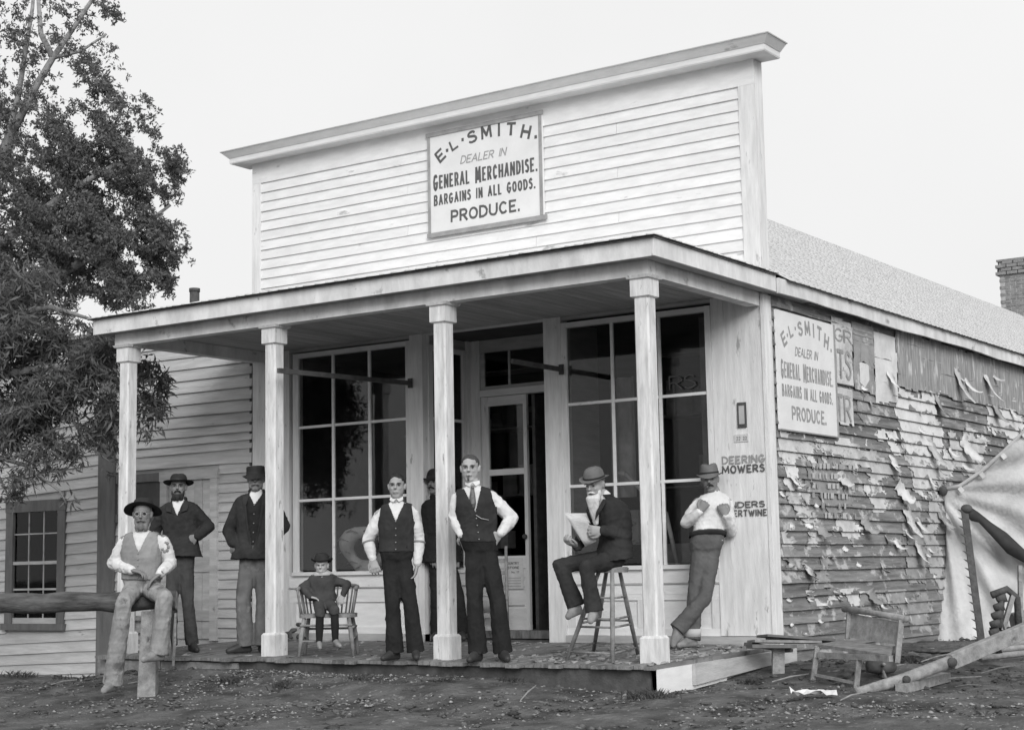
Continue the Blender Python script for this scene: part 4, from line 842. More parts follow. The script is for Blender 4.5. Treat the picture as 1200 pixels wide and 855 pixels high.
def hand(mb, wr, d, n, side, k=1.0, curl=.4, spread=1.0, thumb=.5):
    d = unit(d); n = unit(n-d*(n@d)); l = np.cross(n, d)*side; wr = np.array(wr, float)
    ring = lambda c, w, h: [c+l*w*math.cos(a)*k+n*h*math.sin(a)*k for a in np.linspace(0, 6.283, 10, endpoint=False)]
    mb.rings([ring(wr-d*.03*k, .027, .020), ring(wr, .027, .019), ring(wr+d*.03*k, .037, .017), ring(wr+d*.07*k, .043, .016), ring(wr+d*.09*k, .041, .013)])
    for i, (o_, L_) in enumerate(((-.034, .062), (-.0115, .074), (.0115, .078), (.034, .070))):
        p = wr+d*(.085-.004*abs(i-1.7))*k+l*o_*k; a = .0; dd = unit(d+l*(i-1.5)*.09*spread); pts = [p]; rr = [.0098*k]
        for j in range(3):
            a += curl*(.7, 1.1, .9)[j]*(1+.12*(i-1)); pts.append(pts[-1]+(dd*math.cos(a)+n*math.sin(a))*L_*k*(.44, .31, .25)[j]); rr.append((.0093, .0086, .0075)[j]*k)
        caps(mb, pts, rr, 7)
    p = wr+d*.022*k+l*.028*k; q = p+(l*.8+d*.7+n*.35)*.030*k; r = q+(d*.9+l*.35*(1-thumb)+n*.6*thumb)*.034*k; t = r+(d*.8+n*.5*thumb-l*.3*thumb)*.026*k
    caps(mb, [p, q, r, t], [.014*k, .0125*k, .0108*k, .009*k], 7)
def head(mb, h, s, f, u, k):
    A = np.array([s, f, u]); e = lambda a, b, c, r: mb.ell(h+(s*a+f*b+u*c)*k, tuple(np.array(r)*k), A, 14, 10)
    e(0, -.012, .034, (.073, .092, .080)); e(0, .016, -.030, (.066, .064, .078)); e(0, .048, -.088, (.037, .030, .024)); e(0, .0, -.055, (.056, .055, .05))
    e(0, .077, .029, (.050, .015, .013)); e(0, .088, .004, (.010, .016, .027)); e(0, .099, -.014, (.0165, .014, .011)); e(-.030, .060, -.018, (.022, .018, .018)); e(.030, .060, -.018, (.022, .018, .018))
    e(0, .078, -.052, (.024, .012, .007)); e(0, .076, -.063, (.022, .012, .008))
    for q in (-1, 1): e(q*.074, -.008, -.002, (.010, .018, .030)); e(q*.080, -.012, .012, (.007, .018, .016))
def hat(parent, P, kind, mat, band='band'):
    s, f, u, h, k = P['s'], P['f'], P['u'], P['head'], P['k']*P.get('hk', 1)*.94
    tl = P.get('htilt', 0.0); u2 = unit(u+f*tl+s*P.get('hroll', 0)); f2 = unit(f-u2*(f@u2)); s2 = np.cross(f2, u2)
    b = h+(u2*P.get('hz', .048)-f2*.008)*k; n = 28
    prof = {'bowler': [(.130, .0), (.122, .0), (.096, .004), (.088, .012), (.087, .035), (.083, .065), (.070, .092), (.045, .108), (.0, .113)],
            'wide': [(.160, .0), (.14, .0), (.12, .0), (.095, .004), (.088, .012), (.086, .04), (.080, .072), (.062, .092), (.035, .098), (.0, .096)],
            'fedora': [(.128, .0), (.112, .0), (.095, .003), (.089, .012), (.087, .04), (.083, .07), (.078, .098), (.060, .113), (.03, .104), (.0, .098)],
            'flat': [(.134, .0), (.115, .0), (.096, .002), (.090, .010), (.088, .03), (.089, .06), (.088, .078), (.078, .086), (.04, .086), (.0, .084)],
            'boy': [(.136, .030), (.134, .018), (.125, .004), (.110, .0), (.092, .010), (.092, .04), (.088, .07), (.070, .095), (.040, .106), (.0, .108)]}[kind]
    curl = P.get('hcurl', .35); rings = []; brim_r = prof[0][0]
    for i, (r, z) in enumerate(prof):
        ring = []
        for j in range(n):
            a = 2*math.pi*j/n; x, y = math.cos(a)*r, math.sin(a)*r*1.16
            zz = z
            if r > .096 and z < .035: w = (r-.09)/(brim_r-.09); zz = z+w*(curl*.05*(math.cos(a)**2)-P.get('hdip', .02)*(math.sin(a)**2))+.003*math.sin(3*a)*w
            if kind in ('fedora', 'wide') and z > .09: zz -= .02*math.cos(a)**4*0+ .014*(1-min(1, abs(x)/.05))*(1 if kind == 'fedora' else .7)
            ring.append(b+(s2*x+f2*y+u2*zz)*k)
        rings.append(ring)
    mb = MB(); mb.rings(rings, caps=False); o = mb.obj('hat', mat, parent, True, solid=.005, sub=1)
    mb = MB(); mb.rings([[b+(s2*math.cos(a)*r+f2*math.sin(a)*r*1.16+u2*z)*k for a in np.linspace(0, 6.283, n, endpoint=False)] for r, z in ((.0925, .010), (.0925, .030))], caps=False)
    mb.obj('hat_band', band, o, True)
    return o

def person(name_label, D0, j, k=1.0, group=None, skin='skin', wear=None, **o):
    """j: joints as (u, v, b): pixel in the photograph plus metres towards the viewer from the plane at D0"""
    J = {n_: at(c[0], c[1], D0-(c[2] if len(c) > 2 else 0)) for n_, c in j.items()}
    if o.get('stand', 1):
        for S_ in 'LR':
            a_, t_ = J['a'+S_], J['t'+S_]; fz = -.023*max(0, -a_[1])+.0
            if S_ in o.get('tiptoe', ''): continue
            a_[2] = fz+.083*k; d_ = (t_-a_)*V(1, 1, 0); t_[:] = a_+unit(d_)*.165*k; t_[2] = fz+.030*k
    for S_ in o.get('level', ''):
        a_, t_ = J['a'+S_], J['t'+S_]; t_[:] = a_+unit((t_-a_)*V(1, 1, 0))*.16*k; t_[2] = a_[2]-.055*k
    feet = (J['aL']+J['aR'])/2; base = (feet[0], feet[1], min(J['aL'][2], J['aR'][2])-.09*k)
    t = thing('person', name_label, 'person', base); P = dict(k=k, hip=(J['hL']+J['hR'])/2+V(0, 0, .03), neck=J['neck']+V(0, 0, .022*k), ss=unit(J['sR']-J['sL']), hs=unit(J['hR']-J['hL']), head=J['head']); P.update(o)
    yaw, pitch, roll = [R_(x) for x in o.get('face', (0, 0, 0))]
    f = BV*math.cos(yaw)+RH*math.sin(yaw); s = unit(np.cross(V(0, 0, 1), f)); f = f*math.cos(pitch)+V(0, 0, 1)*math.sin(pitch); u = np.cross(f, -s); u = u if u[2] > 0 else -u
    s = unit(s*math.cos(roll)+u*math.sin(roll)); u = unit(np.cross(s, f)); u = u if u[2] > 0 else -u
    s = unit(np.cross(f, u)); P.update(s=s, f=f, u=u); hd = P['head']; w = wear or {}
    # body ---------------------------------------------------------------
    mb = MB(); head(mb, hd, s, f, u, k*o.get('headk', 1)); caps(mb, [hd-u*.05*k-f*.015*k, P['neck']], [.052*k, .060*k], 12); torso(mb, P, -.022, -.2, crotch=True)
    for S_ in 'LR':
        sh, el, wr = J['s'+S_], J['e'+S_], J['w'+S_]; mid = (sh+el)/2
        caps(mb, [sh, el, wr], [.050*k, .036*k, .025*k]); caps(mb, [P['neck']*.4+sh*.6-V(0, 0, .03*k), sh-V(0, 0, .02*k)], [.04*k, .04*k])
        hp, kn, an, toe = J['h'+S_], J['k'+S_], J['a'+S_], J['t'+S_]; caps(mb, [P['hip']*.35+hp*.65, kn, kn*.6+an*.4, an, an*.25+toe*.75], [.075*k, .048*k, .05*k, .034*k, .028*k])
        H = o.get('hand'+S_, {}); d = H.get('d', unit(wr-el)); n_ = H.get('n', BV*-1 if 'n' not in H else H['n']); hand(mb, wr, d, np.array(n_, float), H.get('side', 1), k*H.get('k', 1), H.get('curl', .35), 1.0, H.get('thumb', .5))
    eyes = [hd+(s*q*.031+f*.074+u*.010)*k for q in (-1, 1)]
    def shp(co, n):
        for e in eyes:
            q = co-e-f*.004*k-u*.004*k; r2 = ((q@s)/(.019*k))**2+((q@u)/(.0115*k))**2+((q@f)/(.03*k))**2; co = co-np.outer(np.exp(-r2/2), f)*.0085*k
        e = hd+(f*.09-u*.0575)*k; q = co-e; m_ = np.exp(-((q@u)**2)/(2*(.003*k)**2)-((q@s)**2)/(2*(.02*k)**2)-((q@f)**2)/(2*(.03*k)**2)); return co-np.outer(m_, f)*.005*k
    bake(mb, .0062*max(k, .75), 'body', skin, t, 3, shape=shp)
    fc = o.get('headk', 1)
    for i, e in enumerate(eyes):
        A = np.array([s, f, u]); MB().ell(e+f*.0035*k, (.0095*k, .005*k, .0045*k), A).obj('eye', 'hair', t, True)
        q = -1 if i == 0 else 1; MB().tube([e+(u*.016+f*.013-s*q*.015)*k, e+(u*.0185+f*.015)*k, e+(u*.014+f*.007+s*q*.019)*k], .0038*k, 6).obj('eyebrow', w.get('haircol', 'hair'), t, True)
    MB().tube([hd+(s*x_*.022+f*(.088-.007*abs(x_))-u*.0575)*k for x_ in (-1, -.5, 0, .5, 1)], .0026*k, 6).obj('mouth', 'darkwood', t, True)
    # hair -----------------------------------------------------------------
    A = np.array([s, f, u]); hb = MB(); e = lambda a, b, c, r: hb.ell(hd+(s*a+f*b+u*c)*k, tuple(np.array(r)*k), A, 14, 9)
    e(0, -.016, .038, (.0785, .0955, .0835)); e(0, -.052, -.008, (.066, .050, .070))
    def hcut(co):
        q = (co-hd)/k; qs, qf, qu = q@s, q@f, q@u; line = .074+.010*np.sin(qs*70+1)+.12*np.abs(qs); side = np.abs(qs) > .045
        return ((qf > .022) & (qu < line) & ~((qf < .045) & side & (qu > .045))) | ((qf > -.012) & (qf <= .022) & (qu < .012)) | (qu < -.062) | ((qf > .0) & bool(w.get('hat')))
    bake(hb, .006, 'hair', w.get('haircol', 'hair'), t, 1, fold=.005, fseed=int(D0*10), cut=hcut, solid=.003)
    if w.get('moustache'):
        for q in (-1, 1): MB().tube([hd+(f*.094-u*.040)*k, hd+(s*q*.018+f*.089-u*.044)*k, hd+(s*q*.034+f*.072-u*.056)*k], [.0085*k, .009*k, .004*k], 7).obj('moustache', w['moustache'], t, True)
    if w.get('beard'):
        bl, bw_, bm_ = w['beard']; mb = MB()
        e = lambda a, b, c, r: mb.ell(hd+(s*a+f*b+u*c)*k, tuple(np.array(r)*k), A, 12, 8)
        e(0, .058, -.085, (.040*bw_, .034, .026)); 
        for q in (-1, 1): e(q*.048, .028, -.055, (.018, .03, .04))
        if bl > 0:
            for i in range(14): g = i/13; e(.0, .074+.01*g, -.095-bl*g, (.045*bw_*(1-.55*g), .030*(1-.4*g), .03))
            e(-.03, .05, -.10, (.03, .03, .04)); e(.03, .05, -.10, (.03, .03, .04))
        bake(mb, .0065, 'beard', bm_, t, 2, fold=.004, fseed=9)
    if w.get('hat'): hat(t, P, *w['hat'])
    # legs -------------------------------------------------------------------
    sd_ = int(D0*100+j['head'][0]) % 997
    if w.get('trousers'):
        mat, rk, ra, ko = w['trousers']; mb = MB(); torso(mb, P, .004, -.2, .32, crotch=True)
        hip0 = P['hip']
        for S_ in 'LR':
            hp, kn, an = J['h'+S_], J['k'+S_], J['a'+S_]; end = kn*.85+an*.15 if ko else an+unit(an-kn)*.012*k; p0 = hip0*.3+hp*.7; m1 = (p0+kn)/2
            pts = [p0, m1, kn]+([end] if ko else [kn*.5+an*.5, end]); rr = [.092*k, (.082+rk*.4)*k, (.062+rk)*k]+([(.066+rk)*k] if ko else [(.058+rk*.5+ra*.5)*k, (.056+ra)*k]); rr = [rr[0]*.97]+[q_*.92 for q_ in rr[1:]]; caps(mb, pts[:-1], rr[:-1], 12); mb.tube([pts[-2], pts[-1]], [rr[-2], rr[-1]], 14)
        bake(mb, .0085, 'trousers', mat, t, 3, fold=-.013, fseed=sd_)
    if w.get('stockings'):
        for S_ in 'LR': mb = MB(); caps(mb, [J['k'+S_], J['k'+S_]*.5+J['a'+S_]*.5, J['a'+S_]], [.055*k, .056*k, .042*k]); bake(mb, .008, 'stocking', w['stockings'], t, 2)
    for S_ in 'LR':
        an, toe = J['a'+S_], J['t'+S_]; d = unit(toe-an+V(0, 0, .04*k)) if np.linalg.norm((toe-an)[:2]) > .03 else unit(toe-an); low = unit(toe-an)
        mb = MB(); heel = an-unit(low*V(1, 1, 0)+1e-6)*.03*k+V(0, 0, -.045*k); ball = an*.35+toe*.65+V(0, 0, -.004*k)
        caps(mb, [an+V(0, 0, .05*k), an, heel], [.040*k, .041*k, .032*k]); caps(mb, [an, ball, toe], [.041*k, .037*k, .028*k]); caps(mb, [heel, ball+V(0, 0, -.008*k)], [.030*k, .033*k])
        bake(mb, .008, 'shoe', w.get('shoes', 'shoe'), t, 3)
    # tops ----------------------------------------------------------------
    def arms(mb, r1, r2, r3, end=.93, puff=.0):
        for S_ in 'LR':
            sh, el, wr = J['s'+S_]+V(0, 0, -.012), J['e'+S_], J['w'+S_]; e_ = el*(1-end)+wr*end; caps(mb, [sh, (sh+el)/2, el, (el+e_)/2, e_], [r1*k, (r1+r2)/2*k+puff, r2*k, (r2+r3)/2*k+puff, r3*k], 12)
    if w.get('shirt'):
        mb = MB(); torso(mb, P, -.004, .0); (None if w.get('jacket') else arms(mb, .060, .057, .040, .96, .006)); caps(mb, [hd*.16+P['neck']*.84, P['neck']], [.057*k, .062*k], 14)
        end_u = unit(P['neck']-P['hip']); lim = hd-u*.10*k
        bake(mb, .008, 'shirt', w['shirt'], t, 3, fold=.006 if w.get('jacket') else .015, fseed=sd_+1)
    if w.get('vest'):
        mat, v0, vw = w['vest']; mb = MB(); torso(mb, P, .012, -.02, 1.0, belly=o.get('belly', 0))
        sw = .168*k
        def cut(co): a, b, tt = local(P, co); return ((b > 0) & (tt > v0) & (np.abs(a) < vw*(tt-v0)/(1-v0))) | ((tt > .985) & (np.abs(a) < .09*k)) | (tt < .015) | ((np.abs(a) > sw*(1.04-.22*np.sqrt(np.clip((tt-.62)/.38, 0, 1)))) & (tt > .62))
        bake(mb, .008, 'vest', mat, t, 4, fold=.010, fseed=sd_+2, cut=cut, solid=.006)
        sp = P['neck']-P['hip']; s_ = P['ss']; f_ = unit(np.cross(s_, unit(sp)))
        for i in range(5):
            tt = v0-.02-(v0-.10)*i/4.4; MB().ell(P['hip']+sp*tt+f_*(.128+o.get('belly', 0))*k*P.get('wk', 1), .0062, None, 8, 5).obj('button', 'button', t, True)
        if w.get('collar', 1) and not w.get('jacket'):
            for q in (-1, 1):
                c = P['neck']+V(0, 0, .03*k); MB().add([c+f_*.064*k, c+s_*q*.056*k+f_*.01*k+V(0, 0, .018*k), c+s_*q*.060*k+f_*.035*k-V(0, 0, .012*k), c+f_*.080*k+s_*q*.026*k-V(0, 0, .032*k)], [(0, 1, 2, 3)]).obj('collar', w.get('shirt', 'shirt'), t, solid=.004)
    if w.get('jacket'):
        mat, v0, vw, low = w['jacket']; mb = MB(); torso(mb, P, .020, low, 1.0, flare=.03); arms(mb, .072, .062, .048, .95)
        def cut(co): a, b, tt = local(P, co); return ((b > .02) & (tt > v0) & (np.abs(a) < vw*(tt-v0)/(1-v0)) & (np.abs(a) < .14*k)) | (tt > .985)&(np.abs(a) < .1*k)
        bake(mb, .0085, 'jacket', mat, t, 4, fold=.013, fseed=sd_+3, cut=cut, solid=.007)
        n_, sf = P['neck'], unit(P['ss']); ff = unit(np.cross(sf, unit(P['neck']-P['hip']))); up_ = unit(hd-P['neck'])
        MB().rings([[n_+up_*z*k+sf*r_*math.cos(a)*k+ff*(r_*.95*math.sin(a)-.004)*k for a in np.linspace(R_(140), R_(400), 18)] for r_, z in ((.088, -.022), (.076, .006), (.072, .032), (.080, .012))], caps=False, closed=False).obj('jacket_collar', mat, t, True, solid=.004)
        if w.get('lapel', 1):
            sp = P['neck']-P['hip']; s_ = P['ss']; f_ = unit(np.cross(s_, unit(sp))); n0 = P['neck']
            for q in (-1, 1):
                c = lambda a, tt, d_: P['hip']+sp*tt+s_*q*a*k+f_*d_*k
                MB().add([c(.055, .99, .06), c(.115, .93, .085), c(.10, .80, .135), c(.012+vw*.1, v0+.02, .148), c(.035+vw*.3, .78, .150)], [(0, 1, 2, 4), (4, 2, 3)]).obj('lapel', mat, t, solid=.005)
    return t, P, J

# -- standing man with tie ----------------------------------------------
dn_ = V(0, 0, -1)
t7, P7, J7 = person('smoking man in dark vest and striped tie, hands in pockets, right of the third post', 13.75,
    dict(head=(551, 549, 0), neck=(554, 573, 0), sL=(536, 583, 0), sR=(575, 581, 0), eL=(533, 607, -.02), wL=(540, 626, .05), eR=(600, 607, -.06), wR=(586, 625, .09), hL=(554, 645, 0), hR=(572, 645, 0), kL=(556, 702, .05), kR=(583, 702, .05), aL=(560, 763, 0), aR=(589, 762, 0), tL=(550, 773, .16), tR=(595, 773, .17)),
    1.03, skin='skin_pale', face=(-6, -3, 0), hairline=.075, handL=dict(d=unit(RH*.5+dn_-BV*.5), curl=.05, k=.9), handR=dict(d=unit(RH*-.75+dn_*.75-BV*.45), n=-BV, curl=.1),
    wear=dict(trousers=('black', .012, .035, 0), shirt='shirt', vest=('dark', .60, .075), shoes='shoe', haircol='hairbrown'))
f_ = unit(np.cross(P7['ss'], unit(P7['neck']-P7['hip']))); n7 = P7['neck']; sp7 = P7['neck']-P7['hip']
MT['tie'] = M('striped_tie', .22, .08, 30, (1, 1, 4), .6, .1)
MB().ell(n7+f_*.088-V(0, 0, .012), (.018, .014, .018)).obj('tie_knot', 'tie', t7, True)
MB().rings([[n7+f_*a+P7['ss']*x*w_+V(0, 0, z) for x in (-1, 0, 1)]+[n7+f_*(a-.012)+V(0, 0, z)] for a, w_, z in ((.094, .014, -.02), (.112, .022, -.07), (.118, .030, -.14), (.120, .020, -.19))]).obj('tie', 'tie', t7, True)
MB().tube([P7['hip']+sp7*.52+f_*.135, P7['hip']+sp7*.46+f_*.138+P7['ss']*.04, P7['hip']+sp7*.43+f_*.125+P7['ss']*.10], .0028, 5).obj('watch_chain', 'metal', t7, True)
hd, f, u, s = P7['head'], P7['f'], P7['u'], P7['s']
tc_ = thing('cigar', 'dark short cigar in the mouth of the man with the striped tie', 'cigar', hd+f*.09-u*.057)
MB().tube([hd+f*.086-u*.057, hd+f*.12-u*.075+s*.003, hd+f*.128-u*.10], [.006, .008, .009], 8).obj('roll', 'darkwood', tc_, True)

# -- young man left ---------------------------------------------------------
t5, P5, J5 = person('young bareheaded man in black vest and white shirt, standing left of the third post', 14.25,
    dict(head=(465, 570, 0), neck=(465, 591, 0), sL=(445, 603, 0), sR=(484, 601, 0), eL=(431, 632, -.03), wL=(437, 655, .02), eR=(491, 632, -.02), wR=(489, 661, .04), hL=(456, 656, 0), hR=(474, 656, 0), kL=(460, 708, .04), kR=(481, 708, .04), aL=(463, 762, 0), aR=(487, 762, 0), tL=(449, 771, .13), tR=(488, 773, .17)),
    .965, skin='skin', face=(-4, 0, 0), headk=1.0, hairline=.058, handL=dict(curl=.5), handR=dict(d=unit(dn_-RH*.2), n=-RH, curl=.35, side=-1),
    wear=dict(trousers=('black', .014, .035, 0), shirt='shirt', vest=('dark', .66, .070), shoes='shoe'))
for S_ in 'LR':
    c = J5['e'+S_]; d = unit(J5['w'+S_]-c); MB().tube([c+d*.02, c+d*.035], .0595, 14).obj('sleeve_band', 'vestgrey', t5, True)

# -- man lurking in the entry behind the third post -----------------------------
person('dark clothed man in black hat in the shop entry, mostly hidden by third post', 16.95,
    dict(head=(510, 566, 0), neck=(513, 586, 0), sL=(502, 596, .08), sR=(529, 596, -.1), eL=(502, 625, .05), wL=(508, 648, .12), eR=(536, 625, -.1), wR=(534, 650, 0), hL=(510, 652, .04), hR=(525, 652, -.04), kL=(512, 700, .05), kR=(537, 700, .1), aL=(513, 739, 0), aR=(540, 739, .05), tL=(508, 744, .15), tR=(543, 744, .2)),
    1.02, skin='skin_dark', face=(-30, 0, 0), wear=dict(trousers=('black', .012, .03, 0), jacket=('black', .75, .06, -.16), shoes='shoe', hat=('bowler', 'felt'), moustache='hair'))

# -- man in coat behind second post ------------------------------------------
person('man in dark coat, vest and stiff hat with grey trousers, partly behind the second post', 15.85,
    dict(head=(300, 562, 0), neck=(301, 580, 0), sL=(281, 592, 0), sR=(321, 592, 0), eL=(268, 622, -.06), wL=(273, 637, .10), eR=(333, 616, -.06), wR=(316, 634, .08), hL=(290, 648, 0), hR=(308, 648, 0), kL=(285, 702, .05), kR=(309, 702, .02), aL=(288, 753, 0), aR=(308, 753, 0), tL=(271, 762, .07), tR=(316, 762, .1)),
    1.05, skin='skin_dark', face=(4, 0, 0), wk=1.04, handL=dict(d=unit(dn_+RH*.6-BV*.4), curl=.3), handR=dict(d=unit(dn_-RH*.6-BV*.4), curl=.3), hcurl=-.1, hdip=.05, hroll=.05,
    wear=dict(trousers=('midgrey', .016, .036, 0), shirt='shirt', vest=('black', .80, .07), jacket=('dark', .02, .12, -.16), shoes='shoe', hat=('flat', 'felt'), moustache='hairgrey', beard=(0, 1, 'hairgrey')))

# -- man by the plank door --------------------------------------------------------
person('man in buttoned dark jacket and round wide brimmed hat standing by the plank door', 16.3,
    dict(head=(209, 571, 0), neck=(210, 589, 0), sL=(190, 600, 0), sR=(228, 598, 0), eL=(180, 626, -.06), wL=(192, 640, .10), eR=(245, 617, -.08), wR=(231, 629, .09), hL=(204, 652, 0), hR=(220, 652, 0), kL=(201, 704, .05), kR=(220, 704, .03), aL=(200, 757, 0), aR=(225, 755, 0), tL=(194, 763, .15), tR=(231, 763, .15)),
    1.02, skin='skin_dark', face=(6, 2, 0), handR=dict(d=unit(-RH+dn_*.25), n=-BV, curl=.15, side=-1), handL=dict(curl=.5), hcurl=.2, hdip=.0, htilt=-.12,
    wear=dict(trousers=('darkgrey', .006, .018, 0), shirt='shirt', jacket=('dark', .72, .06, -.10), shoes='shoe', hat=('wide', 'felt'), moustache='hair', beard=(.02, .8, 'hair')))

# -- man leaning on the front boards ------------------------------------------------
t9, P9, J9 = person('man in grey hat and white shirt leaning with crossed legs against the right shop window', 14.78,
    dict(head=(832, 562, -.08), neck=(837, 580, -.1), sL=(818, 589, -.08), sR=(852, 589, -.15), eL=(804, 612, .02), wL=(820, 599, .14), eR=(857, 622, -.1), wR=(850, 604, .10), hL=(819, 645, .05), hR=(836, 645, .02), kL=(814, 698, .10), kR=(826, 700, .16), aL=(811, 748, .12), aR=(794, 737, .22), tL=(799, 756, .2), tR=(789, 755, .24)), 
    1.0, skin='skin_dark', tiptoe='R', face=(-12, -5, 4), handL=dict(d=unit(RH*.6+V(0, 0, .8)), n=-BV, curl=1.1, side=-1), handR=dict(d=unit(V(0, 0, 1)-RH*.3), n=-BV, curl=1.0), hcurl=.3, hdip=.03,
    wear=dict(trousers=('tweed', .012, .030, 0), shirt='shirt', shoes='shoepale', hat=('fedora', 'feltgrey'), moustache='hair'))
MB().tube([J9['aL']+V(0, 0, .085), J9['aL']+V(0, 0, .015)], [.084, .080], 16).obj('trouser_cuff', 'collar', t9, True)
sp9 = P9['neck']-P9['hip']; s9 = P9['hs']; f9 = unit(np.cross(s9, unit(sp9)))
MB().rings([[P9['hip']+sp9*tt+s9*.170*math.cos(a)+f9*.124*math.sin(a) for a in np.linspace(0, 6.283, 24, endpoint=False)] for tt in (.19, .26)], caps=False).obj('belt', 'black', t9, True, solid=.004)
hd, f, u, s = P9['head'], P9['f'], P9['u'], P9['s']
tc_ = thing('tobacco_pipe', 'small dark pipe in the mouth of the leaning man in the grey hat', 'pipe', hd+f*.09-u*.057)
MB().tube([hd+f*.085-u*.057+s*.005, hd+f*.13-u*.065+s*.02], .0055, 7).obj('stem', 'darkwood', tc_, True); MB().tube([hd+f*.13-u*.078+s*.02, hd+f*.132-u*.045+s*.02], [.011, .013], 9).obj('bowl', 'darkwood', tc_, True)

# -- old man reading on the stool ------------------------------------------------------
t8, P8, J8 = person('old man with long white beard in bowler hat reading a newspaper on a tall stool', 13.5,
    dict(head=(697, 568, .05), neck=(709, 586, .02), sL=(701, 597, -.10), sR=(724, 596, .12), eL=(684, 628, -.08), wL=(676, 640, .10), eR=(733, 629, .10), wR=(706, 621, .22), hL=(716, 655, -.06), hR=(722, 656, .10), kL=(656, 662, .04), kR=(687, 664, .26), aL=(675, 709, .08), aR=(696, 715, .26), tL=(666, 722, .12), tR=(692, 727, .36)),
    1.0, skin='skin', stand=0, face=(-32, -16, 0), bend=.05, handL=dict(d=unit(-RH*.7+BV*.4+V(0, 0, .3)), n=V(0, 0, 1), curl=.6), handR=dict(d=unit(-RH), n=-BV, curl=.6, side=-1), hcurl=.5, hdip=.0, hk=1.0,
    wear=dict(trousers=('dark', .006, .030, 0), shirt='shirt', jacket=('dark', .62, .06, -.12), shoes='shoepale', hat=('bowler', 'feltgrey'), moustache='beard', beard=(.20, 1.45, 'beard'), haircol='hairgrey'))
TN = thing('newspaper', 'folded newspaper held open by the old man on the stool', 'newspaper', at(680, 620, 13.1))
def sheet(c, b0, mat='news', nm='page'):
    P = []
    for i in range(6):
        row = []
        for jj in range(6):
            a, b = i/5, jj/5; u_ = (1-a)*((1-b)*c[0][0]+b*c[1][0])+a*((1-b)*c[3][0]+b*c[2][0]); v_ = (1-a)*((1-b)*c[0][1]+b*c[1][1])+a*((1-b)*c[3][1]+b*c[2][1])
            d_ = (1-a)*((1-b)*c[0][2]+b*c[1][2])+a*((1-b)*c[3][2]+b*c[2][2]); row.append(at(u_, v_, 13.5-b0-d_-.02*math.sin(a*4+b*3)))
        P.append(row)
    MB().grid(P).obj(nm, mat, TN, True, solid=.002)
sheet([(661, 601, .30), (689, 610, .22), (699, 634, .12), (686, 640, .16)], .02); sheet([(663, 601, .28), (687, 601, .14), (692, 613, .12), (689, 611, .22)], .0)
sheet([(662, 600, .27), (685, 603, .16), (694, 634, .08), (680, 636, .12)], -.03)

# -- man on the rail ------------------------------------------------------------------------
t1, P1_, J1 = person('bespectacled man in grey vest and wide hat sitting on the hitching rail', 14.4,
    dict(head=(167, 603, .02), neck=(167, 625, 0), sL=(146, 634, 0), sR=(191, 633, 0), eL=(133, 660, -.05), wL=(155, 668, .20), eR=(200, 660, -.05), wR=(187, 672, .22), hL=(156, 688, 0), hR=(176, 688, 0), kL=(145, 706, .36), kR=(193, 700, .38), aL=(132, 799, .22), aR=(186, 763, .28), tL=(127, 806, .30), tR=(181, 774, .32)),
    1.05, skin='skin_dark', stand=0, level='LR', face=(3, -4, 0), headk=1.0, belly=.02, wk=1.02, handL=dict(d=unit(RH*.9+dn_*.2+BV*.2), n=V(0, 0, -1), curl=.5, side=-1), handR=dict(d=unit(-RH*.7+dn_*.6+BV*.3), n=dn_, curl=.3), hcurl=-.3, hdip=-.01, htilt=-.42, hz=.046, hk=1.06,
    wear=dict(trousers=('denim', .014, .036, 0), shirt='shirt', vest=('vestgrey', .60, .075), shoes='shoepale', hat=('wide', 'felt'), moustache='hairgrey', beard=(.005, .7, 'hairgrey'), haircol='hairgrey'))
hd, f, u, s, k = P1_['head'], P1_['f'], P1_['u'], P1_['s'], 1.05
gb_ = MB()
for q in (-1, 1): gb_.tube([hd+(s*(q*.031+.019*math.cos(a))+f*.093+u*(.010+.016*math.sin(a)))*k for a in np.linspace(0, 6.283, 15)], .0018, 5)
gb_.tube([hd+(s*-.012+f*.096+u*.014)*k, hd+(s*.012+f*.096+u*.014)*k], .0018, 5)
for q in (-1, 1): gb_.tube([hd+(s*q*.05+f*.092+u*.012)*k, hd+(s*q*.076+f*.0+u*.012)*k], .0016, 5)
gb_.obj('spectacles', 'metal', t1, True)
c_ = J1['sR']*.72+J1['eR']*.28
for i in range(7): MB().ell(c_+BV*.055+RH*(.012+.026*math.cos(i*.9))+V(0, 0, .04*math.sin(i*.9)), (.017, .012, .016)).obj('sleeve_ornament', 'vestgrey', t1, True)

# -- boy ------------------------------------------------------------------------------------
tb, PB, JB = person('small boy in round hat, dark suit and short trousers sitting in an armchair', 15.05,
    dict(head=(377, 663, .02), neck=(378, 673, 0), sL=(368, 679, 0), sR=(389, 678, 0), eL=(354, 688, 0), wL=(364, 699, .12), eR=(407, 684, -.02), wR=(402, 697, .05), hL=(372, 706, 0), hR=(385, 706, 0), kL=(375, 717, .31), kR=(392, 714, .31), aL=(374, 753, .29), aR=(393, 751, .28), tL=(375, 760, .40), tR=(399, 757, .38)),
    .68, skin='skin_pale', stand=0, level='LR', face=(-3, -2, 0), headk=1.16, hk=1.14, hz=.056, htilt=-.12, handL=dict(d=unit(RH+dn_*.3), n=dn_, curl=.4, side=-1), handR=dict(curl=.4), hairline=.05,
    wear=dict(trousers=('darkgrey', .015, .02, 1), stockings='stocking', shirt='collar', jacket=('darkgrey', .86, .05, -.1), lapel=0, shoes='shoepale', hat=('boy', 'felt')))
fb = unit(np.cross(PB['ss'], V(0, 0, 1)))
